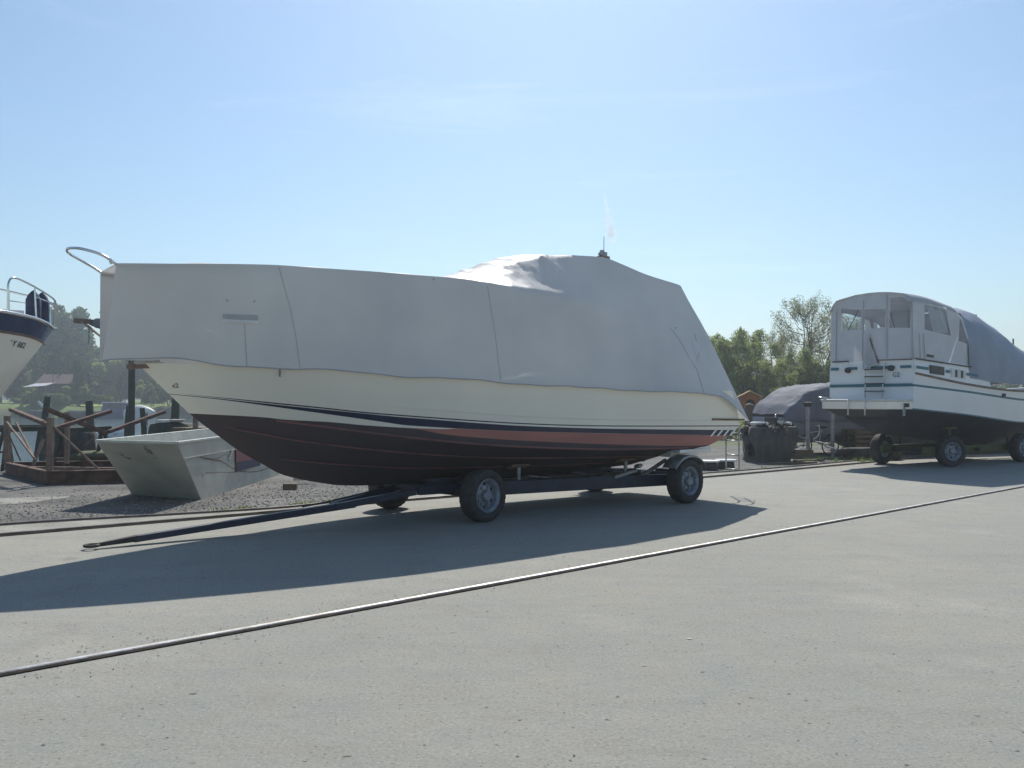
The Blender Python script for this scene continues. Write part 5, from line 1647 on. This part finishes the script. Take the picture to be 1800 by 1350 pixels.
def make_tree(name, h, spread, leafm, barkm, seed, nleaf=9000, size=.16, nclump=26, bare=.18, style='round', rclump=.22, twigs=0):
    rnd = random.Random(seed)
    root_ = bpy.data.objects.new(name, None)
    col.objects.link(root_)
    root_.empty_display_size = .3
    wood = MB()
    centres = []
    top = h * (.93 if style != 'willow' else .85)
    lean = (rnd.uniform(-.05, .05) * h, rnd.uniform(-.05, .05) * h)
    nst = {'round': 1, 'multi': 5, 'willow': 2, 'poplar': 1, 'sparse': 3}[style]
    for s in range(nst):
        off = (0, 0) if nst == 1 else (rnd.uniform(-.09, .09) * spread, rnd.uniform(-.09, .09) * spread)
        lx, ly = (lean if nst == 1 else (rnd.uniform(-.30, .30) * spread, rnd.uniform(-.30, .30) * spread))
        tp = []
        for k in range(8):
            t = k / 7
            tp.append((off[0] + lx * t + rnd.uniform(-.012, .012) * h, off[1] + ly * t + rnd.uniform(-.012, .012) * h, top * t * rnd.uniform(.97, 1.0) if k else -.15))
        r0 = h * .022 / (1 if nst == 1 else 1.5)
        wood.tube(tp, [r0 * (1 - .86 * k / 7) for k in range(8)], 8)
        nb = max(4, nclump // nst)
        for b in range(nb):
            t = bare + (1 - bare) * (b + rnd.random()) / nb
            i = min(int(t * 7), 6); f = t * 7 - i
            p0 = Vector(lerp(tp[i], tp[i + 1], f))
            a = rnd.uniform(0, 2 * math.pi)
            if style == 'poplar':
                rad = spread * .5 * rnd.uniform(.4, 1) * math.sin(math.pi * min(1, .15 + t * .8)) ** .7
            else:
                env = math.sin(math.pi * min(1, .22 + .74 * t)) ** .6
                rad = spread * .5 * env * rnd.uniform(.45, 1.0)
            rise = h * rnd.uniform(.02, .12) * (1.3 if style == 'sparse' else 1)
            q = p0 + Vector((math.cos(a) * rad, math.sin(a) * rad, rise))
            mid = (p0 + q) / 2 + Vector((0, 0, -rise * .25))
            wood.tube([p0, mid, q], [r0 * .35 * (1 - t * .6), r0 * .2, r0 * .06], 5)
            cr_ = h * rclump * rnd.uniform(.45, 1.0) * (1 - .35 * t)
            centres.append((q, cr_))
            if style == 'willow':
                centres.append((q + Vector((math.cos(a) * .05 * h, math.sin(a) * .05 * h, -h * .12)), cr_ * .8))
            for w_ in range(twigs):
                u = rnd.uniform(.4, 1)
                s0 = p0.lerp(q, u)
                d = Vector((math.cos(a + rnd.uniform(-1, 1)), math.sin(a + rnd.uniform(-1, 1)), rnd.uniform(.6, 1.9))).normalized() * h * rnd.uniform(.08, .17)
                wood.tube([s0, s0 + d * .55 + Vector((rnd.uniform(-.1, .1), rnd.uniform(-.1, .1), 0)), s0 + d], [r0 * .12, r0 * .07, r0 * .025], 4, cap=False)
                centres.append((s0 + d * .8, h * .045))
    wood.build("trunk", barkm, root_)
    leaf = MB()
    leaf_cloud(leaf, centres, nleaf, size, rnd)
    leaf.build("crown", leafm, root_)
    return root_

def place(o, x, y, z, rz, s, label, cat="tree", group=None, sz=None):
    o.location = (x, y, z)
    o.rotation_euler = (0, 0, rz)
    o.scale = (s, s, sz or s)
    return tag(o, label, cat, group)

# far shore: px positions at ~140 m (full size trees 12-17 m)
T1 = make_tree("broadleaf_tree", 15, 12, M['leaf_b'], M['bark'], 11, 15000, .38, 34, style='round', rclump=.20)
T2 = make_tree("willow_tree", 13, 12, M['leaf_c'], M['bark'], 23, 14000, .30, 30, style='willow', rclump=.17)
T3 = make_tree("poplar_tree", 16, 7, M['leaf_b'], M['bark'], 37, 12000, .34, 34, style='poplar', rclump=.14)
T4 = make_tree("bushy_tree", 9, 10, M['leaf_a'], M['bark'], 51, 12000, .28, 28, bare=.05, style='multi', rclump=.2)
far_group = "trees on the far shore of the lake"
protos = {1: T1, 2: T2, 3: T3, 4: T4}
used = set()
def far_tree(kind, px, d, s, lab, rz=0.0, sz=None, group=far_group):
    o = protos[kind]
    if kind in used:
        o = copy_tree(o)
    used.add(kind)
    return place(o, (px - 900) / 1550 * d, d, 1.0, rz, s, lab, "tree", group, sz)
far_tree(1, 118, 155, 1.03, "tallest dark tree on the far shore, between the left boat's pulpit and the jib", .3, 1.10)
far_tree(3, 92, 156, 0.98, "narrow tree rising behind the pulpit of the left boat", 1.2)
far_tree(2, 38, 163, 1.26, "pale willow behind the pulpit of the left boat, near the frame edge", .8)
far_tree(2, -12, 168, 1.18, "willow partly hidden behind the hull of the left boat", 2.0)
far_tree(4, 75, 155, 1.02, "bushy tree over the roof of the small far house", 2.2)
far_tree(4, 160, 155, 1.14, "light green bushy tree just left of the covered bow", .6)
far_tree(1, 190, 164, 0.70, "round dark tree directly under the front edge of the grey tarpaulin", 1.9)
far_tree(4, 215, 160, 1.14, "bushy far tree below the front edge of the grey tarpaulin", 3.3)
far_tree(1, 250, 160, 0.74, "dark round tree behind the blue cabin boat", 4.0)
far_tree(3, 285, 151, 0.62, "low dark tree behind the white covered boat on the far shore", 2.7)
far_tree(1, 325, 163, 0.76, "dark tree seen just below the stem of the covered boat", 5.1)
far_tree(4, 370, 159, 1.00, "bushy tree hidden mostly behind the cream hull", 1.0)
far_tree(1, 140, 172, 0.77, "dark tree in the second row behind the small far house", .9)
far_tree(2, 225, 172, 0.82, "pale willow in the second row behind the blue cabin boat", 1.5)
far_tree(4, 50, 137, 0.33, "small round shrub left of the far house", .5)
far_tree(4, 140, 132, 0.42, "small round shrub right of the far house, at the hedge end", 1.5)
far_tree(3, 137, 128, 0.24, "small dark conifer-like tree in front of the far hedge", 0, .42)
far_tree(4, 268, 131, 0.42, "grey-green shrub on the bank behind the white covered boat", 2.5)
far_tree(4, 300, 132, 0.50, "shrub on the bank just left of the cream stem", 3.5)
far_tree(4, 335, 132, 0.60, "shrub on the bank below the cream stem", 4.5)
# hedge of the far garden
hm_ = MB(); rnd = random.Random(5)
hc = []
for k in range(46):
    px = 42 + k * 3.3
    d = 133.5 - 1.5 * math.sin(k * .07)
    hc.append((((px - 900) / 1550 * d, d, 1.75), .55)); hc.append((((px - 900) / 1550 * d, d + .4, 2.35 - .012 * max(0, k - 26) * (k - 26) * .09), .5))
leaf_cloud(hm_, hc, 16000, .17, rnd)
tag(hm_.build("hedge", M['leaf_hedge']), "bright clipped hedge on the far shore in front of the small house", "hedge")
# white rowing boats lying at anchor between the piles
for px, d, rz, L_, lab in ((176, 62, R(5), 3.6, "pale rowing boat afloat behind the crossed arms of the rusty cradle"), (200, 58, R(-12), 2.9, "smaller pale rowing boat afloat just left of the skip's rim corner")):
    rb = root("rowing_boat", ((px - 900) / 1550 * d, d, -.7), rz, lab, "boat", "rowing boats afloat near the yard")
    rows = []
    for i in range(13):
        t = i / 12; x = -L_ / 2 + L_ * t
        hw = .62 * (1 - max(0, (t - .4) / .6) ** 2.2) * (1 - .3 * max(0, (.2 - t) / .2)); zt = .34 + .14 * t * t
        rows.append([(x, -hw, zt), (x, -hw * .8, .02), (x, 0, -.1), (x, hw * .8, .02), (x, hw, zt)])
    m = MB().grid(rows); m.poly(rows[0][::-1]); m.build("hull", M['gel_white'], rb, smooth=40, solid=.03)
    for q in (-.5, .5):
        MB().box((q, 0, .25), (.22, 1.1, .03)).build("thwart", M['wood'], rb)
# reeds along the far bank
rnd = random.Random(15)
rm = MB()
for k in range(5200):
    x = rnd.uniform(-80, -42); y = shore_far(x) + rnd.uniform(-.2, 1.2)
    hh = rnd.uniform(.25, .8); a = rnd.uniform(0, 3.14); w_ = .05
    dx, dy = math.cos(a) * w_, math.sin(a) * w_
    rm.add([(x - dx, y - dy, -.65), (x + dx, y + dy, -.65), (x + rnd.uniform(-.15, .15), y, -.65 + hh)], [(0, 1, 2)])
tag(rm.build("reeds", M['leaf_b']), "dark reeds along the waterline of the far shore", "reeds", kind="stuff")

# far-off wood that closes the shore behind the boats
rnd = random.Random(91); fw = MB(); fc_ = []
for k in range(230):
    t = k / 230
    x = -62 + 215 * t + rnd.uniform(-2, 2)
    y = (158 if x < 25 else 158 - min(70, (x - 25) * 1.1)) + rnd.uniform(-4, 8)
    hh = 6.5 + 3.0 * noise.noise(Vector((x * .06, 0, 4))) - (1.5 if x > 25 else 0)
    for q in range(3):
        fc_.append(((x + rnd.uniform(-1.5, 1.5), y, .8 + hh * (.2 + .36 * q)), hh * rnd.uniform(.20, .32)))
leaf_cloud(fw, fc_, 52000, .42, rnd)
tag(fw.build("treeline", M['leaf_b']), "far-off line of trees beyond the lake, behind the covered boats", "treeline", kind="stuff")

# small house on the far shore
hx, hy = (104 - 900) / 1550 * 138, 138
hs = root("garden_house", (hx, hy, 1.25), R(6), "small far house with dull tiled roof and white lean-to among the trees", "house")
m = MB(); m.box((0, 0, 1.6), (4.6, 4, 3.2)); m.build("wall", M['wall_dark'], hs)
m = MB(); m.add([(-2.7, -2.5, 3.1), (2.7, -2.5, 3.1), (2.3, 0, 4.6), (-2.3, 0, 4.6), (-2.7, 2.5, 3.1), (2.7, 2.5, 3.1)], [(0, 1, 2, 3), (5, 4, 3, 2), (0, 3, 4), (1, 5, 2)])
m.build("roof", M['roof_tile'], hs, solid=.08)
MB().box((.2, .1, 4.7), (.4, .4, .6)).build("chimney", M['wall_dark'], hs)
m = MB(); m.add([(-3.4, -4.6, 2.55), (-.2, -4.6, 2.75), (.4, -2.6, 3.25), (-2.6, -2.6, 3.1)], [(0, 1, 2, 3)]); m.build("lean_to_roof", M['white_paint'], hs, solid=.08)
for x in (-3.2, -1.6, -.3):
    MB().box((x, -4.4, 1.25), (.1, .1, 2.5)).build("lean_to_post", M['wood'], hs)
for x in (-1.2, 1.2):
    MB().box((x, -2.01, 1.8), (.8, .06, .9)).build("window", M['glass_dark'], hs)
# flag pole in the garden
o = MB().tube([(0, 0, 0), (0, 0, 5.3)], .05, 6).build("flag_pole", M['wood']); o.location = ((93 - 900) / 1550 * 131, 131, .6); tag(o, "thin pole in front of the far house's white lean-to", "pole")

# moored boats on the far side
def moored(px, d, L, W_, lab, kind, rz):
    b_ = root("moored_boat", ((px - 900) / 1550 * d, d, -.7), rz, lab, "boat", "boats moored along the far shore")
    rows = []
    for i in range(15):
        t = i / 14; x = -L / 2 + L * t
        hw = W_ / 2 * (1 - max(0, (t - .5) / .5) ** 2.3)
        zt = .75 + .25 * t * t
        rows.append([(x, -hw, zt), (x, -hw * .85, .0), (x, 0, -.2), (x, hw * .85, .0), (x, hw, zt)])
    m = MB().grid(rows); m.poly(rows[0][::-1]); m.grid([[r_[0] for r_ in rows], [r_[-1] for r_ in rows]])
    m.build("hull", {'cabin': M['cabin_blue'], 'white': M['gel_white']}.get(kind, M['black_af']), b_, smooth=40)
    if kind == 'cabin':
        m = MB(); m.add([(-2.0, -1.3, .8), (1.6, -1.2, .8), (1.6, 1.2, .8), (-2.0, 1.3, .8), (-1.7, -1.1, 2.1), (1.0, -1.0, 2.1), (1.0, 1.0, 2.1), (-1.7, 1.1, 2.1)], [(0, 1, 5, 4), (1, 2, 6, 5), (2, 3, 7, 6), (3, 0, 4, 7)])
        m.build("cabin", M['cabin_blue'], b_)
        MB().box((-.3, 0, 2.2), (3.2, 2.5, .14)).build("cabin_roof", M['white_paint'], b_, bevel=.05)
        for s in (-1, 1):
            MB().box((-.3, s * 1.14, 1.6), (2.0, .06, .5)).build("window", M['glass_dark'], b_)
    elif kind == 'white':
        rows = []
        for i in range(13):
            t = i / 12; x = -L / 2 + L * t
            hw = W_ / 2 * (1 - max(0, (t - .4) / .6) ** 2.2); zt = .85 + 1.0 * math.sin(math.pi * min(1, .18 + t * .8)) + .04 * math.sin(x * 8)
            rows.append([(x, hw * math.cos(a), .8 + (zt - .8) * max(0, math.sin(a))) for a in [math.pi * k / 10 for k in range(11)]])
        MB().grid(rows, flip=True).build("cover_sheet", M['white_plastic'], b_, smooth=40)
    else:
        MB().box((.2, 0, .9), (L * .4, W_ * .6, .35)).build("cover_sheet", M['tarp_blue'], b_, bevel=.1)
    return b_
moored(208, 124, 5.4, 2.6, "blue-covered cabin boat with a white roof moored across the lake", 'cabin', R(10))
moored(250, 122, 4.8, 2.0, "white-covered boat moored right of the blue cabin boat", 'white', R(-20))
moored(152, 125, 4.2, 1.7, "low dark dinghy moored left of the blue cabin boat", 'dark', R(30))
moored(128, 126, 3.6, 1.6, "small dark dinghy moored farthest left below the hedge", 'dark', R(-10))
moored(60, 126, 3.6, 1.6, "dark rowing boat by the bank beside the left boat's stem", 'dark', R(0))
# signboard and lamp on the far bank
o = MB().box((0, 0, 0), (1.3, .1, .4), tilt=('Y', R(50))).build("signboard", M['white_plastic']); o.location = ((224 - 900) / 1550 * 126, 126, 1.3); tag(o, "tilted white board above the stern of the blue cabin boat", "board")
o = MB().box((0, 0, 0), (1.2, .1, .35), tilt=('Y', R(45))).build("signboard", M['white_plastic']); o.location = ((72 - 900) / 1550 * 129, 129, 1.2); tag(o, "tilted white board beside the far hedge's left end", "board")

# trees behind the yard on the right (45 - 60 m)
T5 = make_tree("bushy_tree", 6.4, 6.4, M['leaf_a'], M['bark'], 71, 42000, .070, 52, bare=.0, style='multi', rclump=.155, twigs=2)
T6 = make_tree("budding_tree", 7.2, 6.2, M['leaf_c'], M['bark_pale'], 86, 20000, .050, 60, bare=.10, style='multi', rclump=.075, twigs=9)
yard_group = "trees behind the yard"
def near_tree(o, px, d, s, rz, lab, first=False, sz=None):
    if not first: o = copy_tree(o)
    return place(o, (px - 900) / 1550 * d, d, -.05, rz, s, lab, "tree", yard_group, sz)
near_tree(T5, 1330, 49, .90, .4, "pale green bushy tree just right of the covered boat's stern", True, .82)
near_tree(T5, 1275, 52, .86, 1.9, "bushy tree touching the sloping aft edge of the grey tarpaulin", sz=.84)
near_tree(T5, 1225, 55, .95, 3.1, "bushy tree mostly hidden behind the tarpaulin's aft edge", sz=.85)
near_tree(T5, 1390, 46, .72, 4.2, "lower bushy tree under the sparse budding tree", sz=.62)
near_tree(T5, 1450, 47, .70, 5.2, "low bushy tree beside the yacht's transom", sz=.62)
near_tree(T6, 1425, 50, .86, .3, "tall budding tree with pale branches left of the white yacht", True, 1.0)
near_tree(T6, 1470, 54, .78, 2.4, "second budding tree, half hidden behind the yacht's canvas", sz=.92)
near_tree(T6, 1375, 54, .66, 4.0, "smaller budding tree between the bushy trees and the tall budding tree", sz=.80)
near_tree(T5, 1530, 60, .9, .9, "bushy tree behind the yacht's canvas enclosure", sz=.7)
near_tree(T5, 1640, 66, .8, 2.9, "bushy tree behind the yacht's foredeck", sz=.6)
near_tree(T5, 1180, 58, .8, 2.2, "bushy tree behind the wheelhouse end of the tarpaulin", sz=.6)
near_tree(T5, 1010, 52, .75, 5.9, "bushy tree behind the middle of the covered boat", sz=.5)
near_tree(T5, 1100, 50, .7, .2, "bushy tree behind the aft half of the covered boat", sz=.5)
# undergrowth behind the yard
rnd = random.Random(61)
um = MB(); uc = []
for k in range(70):
    px = rnd.uniform(1190, 1560); d = rnd.uniform(38, 47)
    uc.append((((px - 900) / 1550 * d, d, rnd.uniform(.2, .9)), rnd.uniform(.5, .95)))
leaf_cloud(um, uc, 26000, .09, rnd)
tag(um.build("undergrowth", M['leaf_a']), "green undergrowth in front of the trees behind the yard", "undergrowth", kind="stuff")

# weeds under the trailer and along the gravel edge
rnd = random.Random(77)
wm = MB()
def tuft(x, y, h, n, sp):
    for _ in range(n):
        a = rnd.uniform(0, 6.28); r_ = rnd.uniform(0, sp)
        bx, by = x + r_ * math.cos(a), y + r_ * math.sin(a)
        lean = Vector((rnd.gauss(0, .35), rnd.gauss(0, .35), 1)).normalized() * h * rnd.uniform(.5, 1.1)
        wd = rnd.uniform(.006, .016)
        wm.add([(bx - wd, by, .005), (bx + wd, by, .005), (bx + lean.x * .6 + wd * .7, by + lean.y * .6, lean.z * .6), (bx + lean.x, by + lean.y, lean.z)], [(0, 1, 2, 3)])
for k in range(34):
    t = rnd.random()
    px = 925 + t * 90
    g_ = (((px - 900) / 1550) * 20.2, 20.2 + rnd.uniform(-.5, .8))
    tuft(g_[0], g_[1], .17, 26, .16)
for k in range(26):
    t = rnd.uniform(0, 1)
    tuft(-12 + 14 * t, 21 + 3.2 * rnd.random(), .16, 18, .2)
for k in range(40):
    i = rnd.randrange(3, 9); f = rnd.random()
    x = outer_rail[i][0] * (1 - f) + outer_rail[i + 1][0] * f; y = outer_rail[i][1] * (1 - f) + outer_rail[i + 1][1] * f + .15
    tuft(x, y, .07, 9, .12)
for k in range(24):
    tuft(rnd.uniform(7.6, 10.5), 24.4 + rnd.uniform(.0, 2.0), .14, 16, .2)
tag(wm.build("weeds", M['weed']), "green weeds growing along the gravel edge and under the boat", "weeds", kind="stuff")
o_ = MB(); rnd = random.Random(3)
pc = [((0, 0, .22 + .1 * k), .1 + .03 * (k % 3)) for k in range(3)]
leaf_cloud(o_, pc, 420, .035, rnd)
o_ = o_.build("wild_plant", mat("yellow_green_leaves", (.30, .27, .04), (.16, .20, .04), scale=9, rough=.7, transl=.3)); o_.location = (8.467, 26.931, 0.000); tag(o_, "yellow-green wild plant at the right foot of the dark netted stack", "plant")

# dry twigs that hang over the netted stack
rnd = random.Random(44); tm = MB()
leaf_cloud(tm, [((7.25 + .5 * math.cos(a), 24.9 + .5 * math.sin(a), .35 + .5 * (k % 2)), .26) for k, a in enumerate([2 * math.pi * q / 14 for q in range(14)])] + [((7.25 + rnd.uniform(-.5, .5), 24.9 + rnd.uniform(-.5, .3), 1.0), .12) for q in range(10)], 6500, .05, rnd)
tag(tm.build("dry_brushwood", M['grease']), "dark dry brushwood stuck to the netted stack behind the stern", "brushwood", kind="stuff")

# pebbles: loose gravel on the yard, grit on the asphalt
rnd = random.Random(9)
def stones(name, pts, label, matl):
    m = MB()
    for (x, y, s) in pts:
        vs = []
        for (a, b, c) in ((1, 0, 0), (-1, 0, 0), (0, 1, 0), (0, -1, 0), (0, 0, 1), (0, 0, -.3)):
            k = s * rnd.uniform(.6, 1.3)
            vs.append((x + a * k + rnd.uniform(-.2, .2) * s, y + b * k + rnd.uniform(-.2, .2) * s, .003 + c * k * .7 + s * .15))
        m.add(vs, [(0, 2, 4), (2, 1, 4), (1, 3, 4), (3, 0, 4), (2, 0, 5), (1, 2, 5), (3, 1, 5), (0, 3, 5)])
    return tag(m.build(name, matl), label, "gravel", kind="stuff")
P_ = []
for _ in range(9000):
    t = rnd.random()
    x = -13 + 16 * t
    yr = interp(x, [a for a, b in outer_rail], [b for a, b in outer_rail])
    P_.append((x, yr + .1 + abs(rnd.gauss(0, 2.6)), rnd.uniform(.008, .024)))
P_ = [p for p in P_ if p[1] < shore_near(p[0]) - .5]
stones("loose_gravel", P_, "loose grey stones on the gravel around the skip and cradle", M['stone'])
P_ = []
for _ in range(900):
    # swept grit close to the bright rail and scattered over the foreground
    i = rnd.randrange(2, 8); f = rnd.random()
    x = railA[i][0] * (1 - f) + railA[i + 1][0] * f; y = railA[i][1] * (1 - f) + railA[i + 1][1] * f
    o = rnd.gauss(0, .22)
    P_.append((x + .67 * o, y - .74 * o + (.12 if o > -.1 and o < .1 else 0), rnd.uniform(.003, .008)))
for _ in range(260):
    P_.append((rnd.uniform(-4, 7), rnd.uniform(2.5, 14), rnd.uniform(.0025, .007)))
stones("road_grit", P_, "fine grit scattered over the asphalt beside the bright rail", M['stone'])
o = MB().box((0, 0, 0), (.035, .012, .004)).build("paper_scrap", M['white_plastic']); o.location = (1.266, 6.324, 0.006); tag(o, "tiny white scrap lying on the foreground asphalt", "scrap")

# contrail high above the wheelhouse: a wisp of cloud, far outside the ground haze
m = MB()
P = [(330, 2600, 800), (345, 2640, 720), (362, 2680, 640), (372, 2700, 600), (392, 2720, 545)]
P = [(271.257, 2600.000, 619.914), (281.747, 2620.000, 583.756), (288.945, 2640.000, 548.713), (297.950, 2660.000, 518.280), (307.047, 2680.000, 483.864)]
m.tube([catmull(P, k * 4 / 24) for k in range(25)], [(3 + 17 * (k / 24) ** 1.1) * min(1, (24.6 - k) / 5) ** .5 * (1 + .25 * math.sin(k * 1.7)) for k in range(25)], 16)
vm = bpy.data.materials.new("contrail_vapour"); vm.use_nodes = True
n_, l_ = vm.node_tree.nodes, vm.node_tree.links
n_.clear()
out_ = n_.new("ShaderNodeOutputMaterial"); pv = n_.new("ShaderNodeVolumePrincipled")
pv.inputs['Color'].default_value = (1, 1, 1, 1); pv.inputs['Anisotropy'].default_value = .2
tc_ = n_.new("ShaderNodeTexCoord"); nz_ = n_.new("ShaderNodeTexNoise"); nz_.inputs['Scale'].default_value = .045; nz_.inputs['Detail'].default_value = 4
rp = n_.new("ShaderNodeMapRange"); rp.inputs[1].default_value = .35; rp.inputs[2].default_value = .7; rp.inputs[3].default_value = .005; rp.inputs[4].default_value = .045
l_.new(tc_.outputs['Object'], nz_.inputs['Vector']); l_.new(nz_.outputs[0], rp.inputs[0]); l_.new(rp.outputs[0], pv.inputs['Density'])
l_.new(pv.outputs[0], out_.inputs['Volume'])
o = m.build("contrail", vm); tag(o, "short white vapour wisp in the sky above the wheelhouse", "contrail")
o["kind"] = "structure"

# ---------------------------------------------------------------- haze volume, added to imitate the veil of lens glare
hz = MB().box((70, 214, 16), (1040, 530, 38)).build("haze", M['white_paint'])
hmt = bpy.data.materials.new("haze_air"); hmt.use_nodes = True
n_, l_ = hmt.node_tree.nodes, hmt.node_tree.links
n_.clear()
out_ = n_.new("ShaderNodeOutputMaterial"); pv = n_.new("ShaderNodeVolumePrincipled")
pv.inputs['Color'].default_value = (.84, .92, 1.0, 1)
pv.inputs['Density'].default_value = 0.0018
pv.inputs['Anisotropy'].default_value = 0.72
l_.new(pv.outputs[0], out_.inputs['Volume'])
hz.data.materials.clear(); hz.data.materials.append(hmt)
tag(hz, "thin pale haze over the yard and lake, added to imitate lens glare", "haze", kind="stuff")
